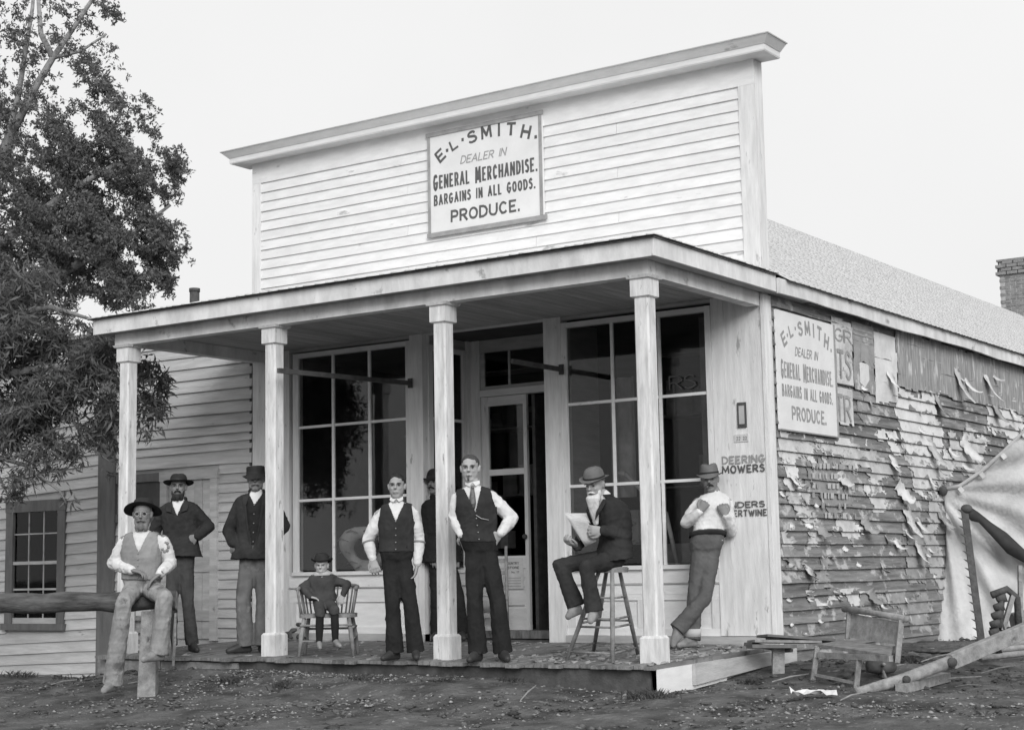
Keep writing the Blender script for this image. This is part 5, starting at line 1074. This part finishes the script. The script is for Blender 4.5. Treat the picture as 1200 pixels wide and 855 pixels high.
MB().rings([[PB['neck']+V(0, 0, z)+PB['ss']*r*math.cos(a)*(1+.06*math.sin(9*a))+fb*r*.8*math.sin(a) for a in np.linspace(0, 6.283, 22, endpoint=False)] for r, z in ((.045, .025), (.085, .0), (.098, -.022))], caps=False).obj('lace_collar', 'collar', tb, True, solid=.004)

# ================================================================== FURNITURE AND PROPS
def fl(u, v, z=-.03): return on('z', z, u, v)
# boy's chair
cs = at(385, 717, 15.05); CHR = thing('armchair', 'spindle backed wooden armchair under the small boy', 'chair', (cs[0], cs[1], -.03))
ch_r = RH; ch_f = BV; sw, sdp = .26, .225; zc = cs[2]-.01
C3 = lambda a, b, z: V(cs[0], cs[1], 0)+ch_r*a+ch_f*b+V(0, 0, z)
MB().rings([[C3(sw*math.copysign(abs(math.cos(a))**.6, math.cos(a)), sdp*math.copysign(abs(math.sin(a))**.6, math.sin(a)), z) for a in np.linspace(0, 6.283, 20, endpoint=False)] for z in (zc-.035, zc)]).obj('seat', 'oldwood', CHR)
for a in (-1, 1):
    for b in (-1, 1): MB().tube([C3(a*.20, b*.16, zc-.03), C3(a*.225, b*.185, (zc-.04)*.5), C3(a*.245, b*.205, -.035)], [.018, .022, .015], 8).obj('leg', 'oldwood', CHR, True)
    for z in (.12, .22): MB().tube([C3(a*.235, -.18, z), C3(a*.235, .18, z)], .011, 6).obj('stretcher', 'oldwood', CHR, True)
for z in (.10, .24): MB().tube([C3(-.235, .19, z), C3(.235, .19, z)], .012, 6).obj('stretcher', 'oldwood', CHR, True)
MB().tube([C3(-.235, -.19, .2), C3(.235, -.19, .2)], .012, 6).obj('stretcher', 'oldwood', CHR, True)
arc = [C3(.265*math.cos(a), -.02-.24*math.sin(a), zc+.235+.02*math.sin(a)) for a in np.linspace(0, math.pi, 15)]
arc = [C3(.265, .16, zc+.225)]+arc+[C3(-.265, .16, zc+.225)]
MB().tube(arc, .018, 8).obj('arm_rail', 'oldwood', CHR, True)
for i in range(1, 17): 
    p = arc[i]; q = V(cs[0], cs[1], zc)+(p-V(cs[0], cs[1], p[2]))*.84; MB().tube([p, q], .008, 6).obj('spindle', 'oldwood', CHR, True)
for a in (-1, 1): MB().tube([C3(a*.265, .14, zc+.22), C3(a*.235, .13, zc)], .012, 6).obj('spindle', 'oldwood', CHR, True)
# stool
ss_ = at(714, 664, 13.5); STL = thing('tall_stool', 'tall four legged wooden stool under the bearded old man', 'stool', (ss_[0], ss_[1], -.04))
MB().tube([V(ss_[0], ss_[1], ss_[2]-.045), V(ss_[0], ss_[1], ss_[2]-.012), V(ss_[0], ss_[1], ss_[2])], [.15, .16, .145], 18).obj('seat', 'oldwood', STL)
ends = [fl(664, 773.5, -.047), fl(695, 766, -.03), fl(718, 776.5, -.05), fl(748, 768, -.04)]; tops = []
cen = sum(ends)/4
for e in ends: tp = V(ss_[0], ss_[1], 0)+(V(e[0], e[1], 0)-V(cen[0], cen[1], 0))*.28+V(0, 0, ss_[2]-.03); tops.append(tp); MB().tube([tp, (tp+e)/2, e], [.017, .021, .016], 8).obj('leg', 'oldwood', STL, True)
for i, j_ in ((0, 2), (2, 3), (3, 1), (1, 0)):
    for g in (.10, .38, .47, .70) if (i, j_) in ((2, 3), (0, 2)) else (.14, .42):
        MB().tube([ends[i]*(1-g)+tops[i]*g, ends[j_]*(1-g)+tops[j_]*g], .010, 6).obj('rung', 'oldwood', STL, True)
# slat chair behind the man with the tie
bc = fl(573, 752, -.02); BC = thing('slat_back_chair', 'dark slat back chair standing behind the man with the striped tie', 'chair', bc)
B3 = lambda a, b, z: V(bc[0], bc[1], 0)+RH*a+FH*b+V(0, 0, z)
for a in (-.19, .19):
    MB().tube([B3(a, .0, -.02), B3(a, .03, .95)], .017, 7).obj('post', 'oldwood', BC, True); MB().tube([B3(a, .38, -.0), B3(a, .38, .44)], .017, 7).obj('leg', 'oldwood', BC, True)
for z in (.12, .25, .56, .68, .8): MB().bar(B3(-.19, .01+z*.03, z), B3(.19, .01+z*.03, z), .015, .045).obj('slat', 'oldwood', BC)
MB().add([B3(-.2, -.02, .44), B3(.2, -.02, .44), B3(.19, .4, .44), B3(-.19, .4, .44), B3(-.2, -.02, .41), B3(.2, -.02, .41), B3(.19, .4, .41), B3(-.19, .4, .41)], [(0, 1, 2, 3), (7, 6, 5, 4), (0, 4, 5, 1), (1, 5, 6, 2), (2, 6, 7, 3), (3, 7, 4, 0)]).obj('seat', 'oldwood', BC)
# slatted crate stand behind the rail man
lc = fl(166, 757, -.03); LC = thing('slatted_stand', 'low pale slatted stand on the porch behind the man on the rail', 'stand', lc)
L3 = lambda a, b, z: V(lc[0], lc[1], 0)+RH*a+FH*b+V(0, 0, z)
for a in (-.09, .12): MB().bar(L3(a, 0, -.03), L3(a, 0, .50), .03, .03, (0, 1, 0)).obj('post', 'paleold', LC)
for z in (.02, .14, .27, .40, .48): MB().bar(L3(-.12, -.02, z), L3(.15, -.02, z), .02, .05).obj('slat', 'paleold', LC)
MB().bar(L3(-.16, .06, .13), L3(-.02, .06, .13), .03, .26).obj('box_board', 'worn', LC)
# leaning planks
for lbl, (u0, v0, u1, v1), w_ in (('long pale plank leaning behind the man by the plank door', (206, 641, 204, 768), .22), ('short split board leaning between the rail man and the plank door', (190, 700, 200, 766), .14)):
    b_ = fl(u1, v1, -.03); t_ = on('y', -.09, u0, v0); pl = thing('leaning_plank', lbl, 'plank', b_); MB().bar(b_+V(0, -.0, .01), t_, w_, .022, (0, 1, .15)).obj('board', 'paleold', pl)
# dark rag heaps
def lump(name, lbl, cat, c, r, n, mat, seed):
    rs = np.random.RandomState(seed); t = thing(name, lbl, cat, c); mb = MB()
    for i in range(n): d = rs.normal(size=3)*V(r[0], r[1], r[2])*.5; d[2] = abs(d[2]); mb.ell(np.array(c)+d, tuple(V(r[0], r[1], r[2])*rs.uniform(.25, .5)), None, 10, 7)
    bake(mb, .014, 'heap', mat, t, 2, fold=.03, fseed=seed); return t
lump('rag_heap', 'dark crumpled rag heap on the porch floor right of the second post', 'rags', fl(347, 751, -.01)+V(0, 0, .02), (.16, .12, .09), 9, 'dirtpile', 2)
lump('rag_heap', 'dark bundle behind the legs of the man at the second post', 'rags', fl(312, 757, -.02)+V(0, 0, .02), (.10, .10, .09), 6, 'dirtpile', 3)
lump('leaf_litter', 'small dark clump of dead leaves on the porch near the leaning man', 'litter', fl(846, 762, -.02), (.10, .07, .03), 8, 'dirtpile', 4)

# hitching rail
HR = thing('hitching_rail', 'thick peeled log hitching rail on a squared post at the left', 'rail', at(172, 828, 14.45))
pb_ = at(172, 829, 14.35); pt_ = at(176, 716, 14.45); ra = at(206, 703, 14.45); rbk = at(-60, 708, 14.2)
MB().bar(V(pb_[0], pb_[1], pb_[2]-.2), pt_, .17, .14, unit(BV), .78).obj('post', 'paleold', HR, bevel=.008)
n = 12; pts = [ra*(1-i/n)+rbk*(i/n)+V(0, 0, .008*noise1(i*.9)) for i in range(n+1)]
MB().tube(pts, [.086+.006*noise1(i*1.3, 2) for i in range(n+1)], 16).obj('rail', 'log', HR, True)
MB().tube([ra+RH*.001, ra+RH*.006], .08, 16).obj('cut_end', 'oldwood', HR)

# ---- right side junk ----------------------------------------------------
def gp(u, v, dz=0.0):            # ground point under pixel
    D = 12.0
    for _ in range(40):
        p = at(u, v, D); e = p[2]-(zg(p[0], p[1])+dz); r = ray(u, v); r = r/(r@FH); D = D+e/max(.02, -r[2])*.6; D = min(max(D, 6), 30)
    return at(u, v, D)
# plank pile on a trestle
sp0 = gp(911, 790); DB = sp0@FH-CAMP@FH
PL = thing('plank_trestle', 'dark weathered planks lying on a short trestle beside the porch corner', 'planks', sp0)
MB().bar(V(sp0[0], sp0[1], sp0[2]-.1), at(912, 757, DB), .10, .07, unit(BV)).obj('trestle_post', 'paleold', PL)
for i, (a, b, th_, w_) in enumerate((((878, 757), (930, 757), .03, .16), ((880, 751), (958, 752), .022, .22), ((876, 754), (925, 762), .028, .14), ((893, 744.5), (972, 750), .02, .26), ((900, 748), (1000, 753), .022, .12))):
    p = at(a[0], a[1], DB-.12+.05*i); q = at(b[0], b[1], DB-.05+.07*i); MB().bar(p, q, w_, th_, (0, .1, 1)).obj('plank', ['trim_dark', 'oldwood', 'trim_dark', 'trim_dark', 'oldwood'][i], PL)
# broken bench
g1 = gp(955, 799); D1 = (g1-CAMP)@FH; g2 = gp(1005, 806); D2 = (g2-CAMP)@FH
BN = thing('broken_bench', 'broken wooden bench with tilted back panel beside the peeling wall', 'bench', g1)
A_ = lambda u, v, d=0.0: at(u, v, D1+(D2-D1)*(u-955)/50+d)
MB().bar(A_(952, 800), A_(958, 757), .04, .04, unit(BV)).obj('leg', 'paleold', BN); MB().bar(A_(1003, 808), A_(1007, 768), .04, .04, unit(BV)).obj('leg', 'paleold', BN)
MB().bar(A_(955, 790), A_(1002, 800), .018, .022).obj('stretcher', 'paleold', BN); MB().bar(A_(960, 767), A_(1044, 771), .035, .045).obj('seat_rail', 'paleold', BN)
mb = MB(); c = [A_(958, 754, 0), A_(1044, 767, 0), A_(1046, 757, .45), A_(988, 750, .45)]; mb.add([p for p in c]+[p-V(0, 0, .025) for p in c], [(0, 1, 2, 3), (7, 6, 5, 4), (0, 4, 5, 1), (1, 5, 6, 2), (2, 6, 7, 3), (3, 7, 4, 0)]).obj('seat', 'oldwood', BN)
mb = MB(); c = [A_(992, 746, .42), A_(1052, 755, .34), A_(1056, 729, .38), A_(996, 718, .48)]; mb.add([p for p in c]+[p+FH*.02 for p in c], [(0, 1, 2, 3), (7, 6, 5, 4), (0, 4, 5, 1), (1, 5, 6, 2), (2, 6, 7, 3), (3, 7, 4, 0)]).obj('back_panel', 'oldwood', BN)
MB().tube([A_(989, 713, .46), A_(1025, 718, .42), A_(1063, 725, .36)], [.028, .022, .028], 8).obj('top_rail', 'paleold', BN, True); MB().bar(A_(1051, 776, .3), A_(1056, 726, .34), .04, .045, unit(BV)).obj('back_post', 'paleold', BN)
MB().bar(A_(993, 748, .42), A_(995, 716, .46), .035, .04, unit(BV)).obj('back_post', 'paleold', BN)
# wheel hub below bench
hc = gp(1033, 793)+V(0, 0, .09); WH = thing('wheel_hub', 'broken wagon wheel hub with short spokes lying under the bench', 'wheel hub', hc)
MB().tube([hc-RH*.12, hc-RH*.1, hc, hc+RH*.1, hc+RH*.12], [.035, .055, .068, .055, .035], 14).obj('hub', 'dirtpile', WH, True)
for i in range(9): a = i*.7; d = V(0, 0, math.cos(a))+BV*math.sin(a); MB().tube([hc+d*.07, hc+d*(.17 if i % 2 else .12)], .014, 6).obj('spoke', 'oldwood', WH, True)
lump('rubbish_heap', 'dark heap of rubbish and rope under the broken bench', 'rubbish', gp(1005, 790)-V(0, 0, .03), (.30, .15, .07), 14, 'dirtpile', 8)
lump('rubbish_heap', 'low dark rubbish heap at the foot of the tent canvas', 'rubbish', gp(1085, 772)-V(0, 0, .02), (.45, .2, .06), 16, 'dirtpile', 9)
cp = gp(953, 819); CPp = thing('crumpled_paper', 'white crumpled paper lying on the dirt in front of the broken bench', 'paper', cp)
rs = np.random.RandomState(3); P = [[cp+RH*((i-4)*.04)+FH*((jj-3)*.03)+V(0, 0, .03+.045*rs.rand()*(1 if 0 < i < 8 else 1.6)) for i in range(9)] for jj in range(7)]; MB().grid(P).obj('sheet', 'paper_white', CPp, False, solid=.002)
# implement: tongue, cutter bar, teeth wheel
e0 = gp(1006, 812)+V(0, 0, .05); e1 = gp(1112, 786)+V(0, 0, .15); Da = (e0-CAMP)@FH
IM = thing('mower_tongue', 'long round wooden tongue and squared beam of a farm mower rising to the right', 'farm implement', e0)
m0 = at(1004, 811, Da); m1 = at(1060, 795, Da+.15); m2 = at(1116, 774, Da+.35); m3 = at(1240, 722, Da+.9)
MB().tube([m0, m0*.5+m1*.5, m1, m2], [.036, .042, .046, .05], 12).obj('tongue', 'paleold', IM, True); MB().bar(m2-(m3-m2)*.02, m3, .08, .115, (0, 0, 1)).obj('beam', 'paleold', IM, bevel=.006)
MB().tube([m2-BV*-.05-(m2-m1)*.05, m2+BV*.075-(m2-m1)*.05], .038, 12).obj('bolt_plate', 'iron', IM, True); MB().tube([m1+BV*.05, m1+BV*.08], .03, 10).obj('bolt', 'iron', IM, True)
wd_ = gp(1070, 812); WG = thing('wood_wedge', 'short squared timber block propped under the mower tongue', 'timber block', wd_); MB().bar(gp(1056, 811)+V(0, 0, .03), gp(1108, 797)+V(0, 0, .03), .09, .07).obj('block', 'paleold', WG)
DK = Da+.9
KB = thing('cutter_bar', 'upright toothed iron cutter bar leaning before the tent canvas', 'cutter bar', at(1152, 762, DK))
k0, k1 = at(1152, 765, DK), at(1130, 596, DK+.25)
MB().bar(k0, k1, .055, .02, unit(BV)).obj('bar', 'iron', KB); dk = unit(k1-k0); Lk = np.linalg.norm(k1-k0)
for i in range(17):
    p = k0+dk*Lk*(i+.5)/17; q = -RH*.06+dk*.035; MB().add([p+dk*.018+BV*.012, p-dk*.018+BV*.012, p+q+BV*.012, p+dk*.018-BV*.006, p-dk*.018-BV*.006, p+q-BV*.006], [(0, 1, 2), (5, 4, 3), (0, 2, 5, 3), (2, 1, 4, 5), (1, 0, 3, 4)]).obj('tooth', 'iron', KB)
MB().ell(k1+RH*.02, (.05, .05, .04)).obj('knob', 'iron', KB, True)
GR = thing('implement_frame', 'rusty iron levers and notched wheel of a farm implement at the right edge', 'farm implement', at(1185, 750, DK))
Q = lambda u, v, d=0.0: at(u, v, DK+d)
for i in range(7):
    a = (1172-8*math.sin(i/6*2.2), 702+i*10); MB().tube([Q(a[0]-4, a[1]), Q(a[0]+4, a[1]-3), Q(a[0]+5, a[1]+3)], [.028, .040, .03], 8).obj('wheel_tooth', 'iron', GR, True)
MB().tube([Q(1162, 697), Q(1180, 690), Q(1192, 700), Q(1194, 735)], .03, 8).obj('curved_guard', 'iron', GR, True); MB().tube([Q(1174, 697), Q(1172, 725), Q(1178, 745)], .028, 8).obj('blade', 'iron', GR, True)
MB().bar(Q(1175, 738), Q(1187, 697), .035, .05, unit(BV)).obj('lever', 'paleold', GR); MB().bar(Q(1196, 722), Q(1195, 662), .03, .04, unit(BV)).obj('lever', 'oldwood', GR)
MB().bar(Q(1186, 728, .1), Q(1240, 716, .1), .15, .13).obj('seat_block', 'oldwood', GR); MB().bar(Q(1160, 737, .1), Q(1215, 735, .1), .03, .03).obj('axle', 'iron', GR)
for v_, u_ in ((764, 1140), (771, 1150), (757, 1165)): MB().tube([gp(u_, v_+6)+V(0, 0, .05), gp(1230, v_+4)+V(0, 0, .10)], .028, 8).obj('pole', 'oldwood', GR, True)
tr_ = [gp(1090, 765), gp(1110, 776)+V(0, 0, .05), gp(1123, 790)+V(0, 0, .02), gp(1130, 795)]
RP = thing('rope_coil', 'loose dark rope trailing from the wall foot to the tongue', 'rope', tr_[0]); MB().tube([gp(1066, 770)+V(0, 0, .02), gp(1085, 783)+V(0, 0, .02), gp(1105, 787)+V(0, 0, .02), gp(1125, 784)+V(0, 0, .03)], .013, 6).obj('rope', 'iron', RP, True)
# tent canvas -----------------------------------------------------------------
TT = thing('tent_canvas', 'pale stained canvas tent side pegged down and tied to the peeling wall', 'tent', on('x', 0, 1100, 745))
A0 = on('x', .05, 1105, 574); DT = (A0-CAMP)@FH
top = [(1105, 574, 0), (1125, 570, -.05), (1150, 553, -.15), (1175, 531, -.25), (1200, 507, -.35), (1240, 470, -.5), (1290, 425, -.7)]
mid = [(1108, 650, .05), (1120, 650, .0), (1145, 650, -.12), (1172, 650, -.22), (1200, 650, -.35), (1245, 650, -.5), (1300, 650, -.7)]
bot = [(1095, 754, -.25), (1110, 757, -.3), (1138, 763, -.4), (1168, 770, -.5), (1205, 776, -.6), (1255, 780, -.7), (1310, 785, -.9)]
n = 40; mrow = 36; P = []
def interp(L_, a):
    x = a*(len(L_)-1); i = min(int(x), len(L_)-2); f_ = x-i; p0, p1 = np.array(L_[i], float), np.array(L_[i+1], float); return p0*(1-f_)+p1*f_
for j_ in range(mrow+1):
    b = j_/mrow; row = []
    for i in range(n+1):
        a = i/n; t_, m_, b_ = interp(top, a), interp(mid, a), interp(bot, a)
        q = t_*(1-b)*(1-2*b)+m_*4*b*(1-b)+b_*b*(2*b-1)
        ang = math.atan2((q[1]-574), (q[0]-1100)+2); fr = math.hypot(q[0]-1105, q[1]-574)
        rip = .050*math.sin(ang*17+.8*math.sin(fr*.03))*min(1, fr/60)+.026*math.sin(ang*39+1.0)*min(1, fr/90)+.012*math.sin(q[0]*.11+q[1]*.07)
        row.append(at(q[0], q[1], DT+q[2]+rip))
    P.append(row)
MB().grid(P).obj('canvas', 'canvas', TT, True, solid=.004)
MB().tube([at(u, v-1, DT+d-.02) for u, v, d in top], .022, 8).obj('hem_rope', 'worn', TT, True)
for u, v, d in top[1:5]: MB().bar(at(u-1, v+1, DT+d-.05), at(u+3, v+6, DT+d-.05), .05, .02, unit(BV)).obj('patch', 'canvas', TT)
MB().rings([[at(u, v-h_, DT-.45+d), at(u, v+h_, DT-.45+d), at(u, v+h_, DT-.40+d), at(u, v-h_, DT-.40+d)] for u, v, h_, d in ((1130, 598, 4, 0), (1138, 602, 8, 0), (1147, 606, 6, 0), (1162, 620, 8, 0), (1180, 636, 12, -.02), (1200, 651, 8, -.05), (1230, 665, 8, -.1))]).obj('strap', 'strap', TT, True)
on_ = on('x', .02, 1101, 575); MB().ell(on_+X_*.04, (.05, .06, .06)).obj('knot', 'iron', TT, True)

tp_ = at(1290, 425, DT-.7); MB().tube([V(tp_[0], tp_[1], -.4), tp_+V(0, 0, .12)], .035, 8).obj('tent_pole', 'oldwood', TT, True)

# ================================================================== TREES AND PLANTS
def leaves(name, centers, size, mat, parent, seed, aspect=.24, droop=.35, per=6, kind='stuff'):
    """sprigs of narrow leaves radiating from each centre"""
    rs = np.random.RandomState(seed); n = len(centers)*per; c = np.repeat(centers, per, 0)+rs.normal(size=(n, 3))*size*.35
    d = rs.normal(size=(n, 3)); d[:, 2] -= droop*1.2; d /= np.linalg.norm(d, axis=1)[:, None]; w = np.cross(d, rs.normal(size=(n, 3))); w /= np.linalg.norm(w, axis=1)[:, None]
    L_ = size*rs.uniform(.6, 1.3, n)[:, None]; nn = np.cross(d, w); Wd = L_*aspect*.5
    v = np.stack([c, c+d*L_*.45+w*Wd+nn*L_*.04, c+d*L_, c+d*L_*.45-w*Wd+nn*L_*.04], 1); f = np.arange(n*4).reshape(n, 4); return mesh_np(name, v.reshape(-1, 3), f, mat, parent, kind)
def blob_pts(blobs, seed, thr=0.0, fr=2.0):
    rs = np.random.RandomState(seed); out = []
    for (u, v, D, ru, rv, rd, n) in blobs:
        q = rs.normal(size=(n, 3)); q /= np.linalg.norm(q, axis=1)[:, None]; q *= (rs.rand(n)**.45)[:, None]; m = D/FPX; c = at(u, v, D)
        out.append(c+np.outer(q[:, 0]*ru*m, RH)+np.outer(q[:, 1]*rd, FH)+np.outer(q[:, 2]*rv*m, V(0, 0, 1)))
    P = np.concatenate(out); nz_ = sum(np.sin(P@(rs.normal(size=3)*fr*(1+i*.6))+rs.rand()*6) for i in range(7))/2.0
    return P[nz_ > thr]
def limb(mb, pts, r0, r1, n=8): mb.tube(pts, list(np.linspace(r0, r1, len(pts))), n)
# far poplar like tree behind the house
FT = thing('tall_tree', 'tall leafy tree with pale forked limbs behind the left house', 'tree', at(-60, 660, 24))
tb_ = at(-60, 700, 24); tb_ = V(tb_[0], tb_[1], -.5)
for nm, pts, r0, r1 in (('trunk', [tb_, at(-52, 500, 24), at(-38, 320, 24), at(-10, 210, 24), at(15, 155, 24)], .30, .07), ('limb', [at(15, 155, 24), at(40, 105, 24), at(62, 68, 24), at(84, 36, 24), at(108, 0, 24), at(120, -30, 24)], .065, .022),
        ('limb', [at(5, 175, 24), at(22, 110, 24.2), at(30, 60, 24.2), at(38, 10, 24.2), at(42, -40, 24.2)], .05, .02), ('limb', [at(62, 68, 24), at(48, 40, 24), at(45, 0, 24)], .05, .03), ('limb', [at(-38, 320, 24), at(20, 270, 23.8), at(80, 225, 23.6), at(140, 190, 23.5)], .10, .03),
        ('limb', [at(-45, 400, 24), at(20, 350, 23.6), at(90, 310, 23.5), at(160, 270, 23.5), at(200, 240, 23.5)], .10, .02), ('limb', [at(62, 68, 24), at(95, 60, 24), at(125, 40, 24)], .035, .015), ('limb', [at(-38, 320, 24), at(-30, 150, 24.5), at(-20, 0, 24.5)], .12, .05)):
    mb = MB(); limb(mb, pts, r0, r1); mb.obj(nm, 'paleold' if nm == 'limb' else 'bark', FT, True)
fb_ = [(60, 250, 24, 90, 90, 1.6, 5200), (120, 290, 23.5, 70, 60, 1.2, 3400), (20, 330, 24, 70, 60, 1.5, 3200), (170, 205, 23.5, 46, 40, .8, 1100), (190, 270, 23.4, 26, 60, .7, 650), (120, 100, 24, 34, 60, .8, 520), (60, 150, 24, 80, 50, 1.2, 900), (50, 40, 24, 70, 60, 1.2, 560), (0, 120, 24.5, 40, 110, 1.2, 900), (100, 190, 23.8, 60, 50, 1, 1700), (120, 15, 24, 30, 25, .6, 130), (150, 335, 23.3, 55, 30, .8, 900), (-60, 200, 24, 60, 200, 1.5, 1500), (205, 200, 23.3, 16, 34, .5, 160), (150, 150, 23.6, 40, 50, .8, 500), (200, 300, 23.3, 24, 40, .6, 260)]
leaves('crown', blob_pts(fb_, 4, .31, 5.6), .060, 'leaffar', FT, 5, .42, .1, 17)
# near willow branches over the house front
NT = thing('willow_tree', 'willow with long narrow leaves hanging before the left house', 'tree', at(-90, 760, 17.2))
nb0 = at(-90, 800, 17.2); nb0[2] = -.6
for nm, pts, r0, r1 in (('trunk', [nb0, at(-85, 650, 17.2), at(-70, 480, 17.2), at(-60, 330, 17.2), at(-50, 150, 17.4)], .22, .12), ('limb', [at(-72, 500, 17.2), at(-10, 440, 17.1), at(60, 430, 17.1), at(120, 440, 17.1), at(170, 455, 17.2)], .07, .012), ('limb', [at(-65, 420, 17.2), at(0, 370, 17.2), at(60, 360, 17.2), at(110, 375, 17.2)], .06, .015),
        ('limb', [at(-76, 560, 17.2), at(-20, 530, 17.0), at(30, 545, 16.9), at(70, 575, 16.8), at(78, 590, 16.8)], .035, .006), ('limb', [at(-20, 530, 17), at(0, 560, 17), at(12, 585, 17)], .02, .006), ('limb', [at(60, 430, 17.1), at(80, 480, 17), at(100, 520, 17), at(128, 540, 17)], .02, .006)):
    mb = MB(); limb(mb, pts, r0, r1); mb.obj(nm, 'bark', NT, True)
nb_ = [(40, 450, 17.1, 80, 75, .7, 1900), (110, 470, 17.2, 55, 60, .5, 900), (20, 400, 17.2, 60, 40, .7, 1100), (100, 405, 17.3, 50, 35, .5, 700), (30, 350, 17.3, 60, 40, .6, 650), (20, 520, 17, 45, 45, .4, 620), (70, 530, 17, 30, 28, .3, 200), (174, 460, 17.2, 22, 50, .3, 330), (178, 435, 17.2, 18, 20, .3, 110), (128, 520, 17.1, 16, 40, .25, 200), (72, 580, 16.8, 9, 12, .15, 16), (12, 575, 17, 14, 16, .2, 45), (85, 590, 16.8, 6, 8, .1, 8), (-50, 420, 17.2, 60, 160, .8, 1300), (40, 560, 16.9, 24, 14, .2, 50)]
leaves('crown', blob_pts(nb_, 8, .2, 4.5), .11, 'leaf', NT, 6, .20, .5, 7)
# weeds and grass
def tuft(c, n, h, seed, lbl):
    rs = np.random.RandomState(seed); c = np.asarray(c); v = []; f = []
    for i in range(n):
        b = c+V(rs.normal()*h*.8, rs.normal()*h*.5, 0); b[2] = zg(b[0], b[1])-.01; d = V(rs.normal()*.5, rs.normal()*.5, 1); L_ = h*rs.uniform(.4, 1.1); w = V(rs.normal(), rs.normal(), 0); w = unit(w)*.006; m_ = b+d*L_*.5; e = b+d*L_+V(d[0], d[1], -.6)*L_*.3
        k_ = len(v); v += [b-w, b+w, m_+w*.8, e, m_-w*.8]; f += [(k_, k_+1, k_+2, k_+3, k_+4)]
    o = MB().add(v, f).obj('grass_tuft', 'grass'); tag(o, lbl, None, kind='stuff')
g = gp(775, 822); tuft(g+V(-.15, .1, 0), 420, .10, 1, 'dark grass tuft at the foot of the right porch post')
for i, (u, v, n, h) in enumerate(((30, 792, 40, .10), (14, 792, 30, .12), (70, 795, 40, .09), (98, 796, 30, .08), (600, 800, 160, .07), (420, 797, 120, .07), (270, 797, 160, .07), (880, 800, 100, .06), (330, 800, 120, .08), (700, 806, 150, .08), (520, 800, 100, .07), (1060, 775, 80, .08))):
    tuft(gp(u, v), n, h, i+20, 'thin grass and weeds at the foot of the buildings, patch %s' % ['under the left house window', 'at the far left edge', 'right of the house window', 'before the dark corner post', 'before the shop door', 'below the young man', 'below the second post', 'right of the porch corner', 'below the boy', 'below the stool', 'below the third post', 'by the broken bench'][i])

DB_ = [((905, 800), (948, 792)), ((1012, 790), (1062, 783)), ((1075, 778), (1120, 772)), ((1090, 800), (1150, 795)), ((985, 822), (1010, 818)), ((1120, 806), (1150, 812)), ((150, 802), (180, 800)), ((60, 803), (90, 801)), ((610, 822), (628, 812)), ((1150, 790), (1190, 782)), ((1060, 768), (1095, 764)), ((962, 775), (990, 781))]
for i, (a, b) in enumerate(DB_):
    p, q = gp(*a)+V(0, 0, .012), gp(*b)+V(0, 0, .02+.02*(i % 3)); t = thing('stick', 'thin broken stick lying on the dirt %s' % ['left of the broken bench', 'behind the bench legs', 'at the wall foot by the tent', 'below the mower tongue', 'in front of the crumpled paper', 'right of the timber block', 'at the foot of the rail post', 'before the left house', 'in the street before the door', 'under the squared beam', 'against the wall foot', 'under the broken bench'][i], 'stick', p)
    MB().tube([p, (p+q)/2+V(0, 0, .01), q], [.005, .007, .004], 6).obj('stem', 'oldwood' if i % 2 else 'paleold', t)

# repeats share a group
for nm_, ph in (('awning_bar', 'awning bars under the porch roof'), ('leaning_plank', 'planks leaning beside the plank door'), ('stick', 'broken sticks on the dirt'), ('rag_heap', 'dark rag heaps on the porch floor'),
                ('rubbish_heap', 'rubbish heaps along the side wall'), ('person', 'men and boy posing at the store front')):
    for o in bpy.data.objects:
        if o.parent is None and o.name.split('.')[0] == nm_: o['group'] = ph
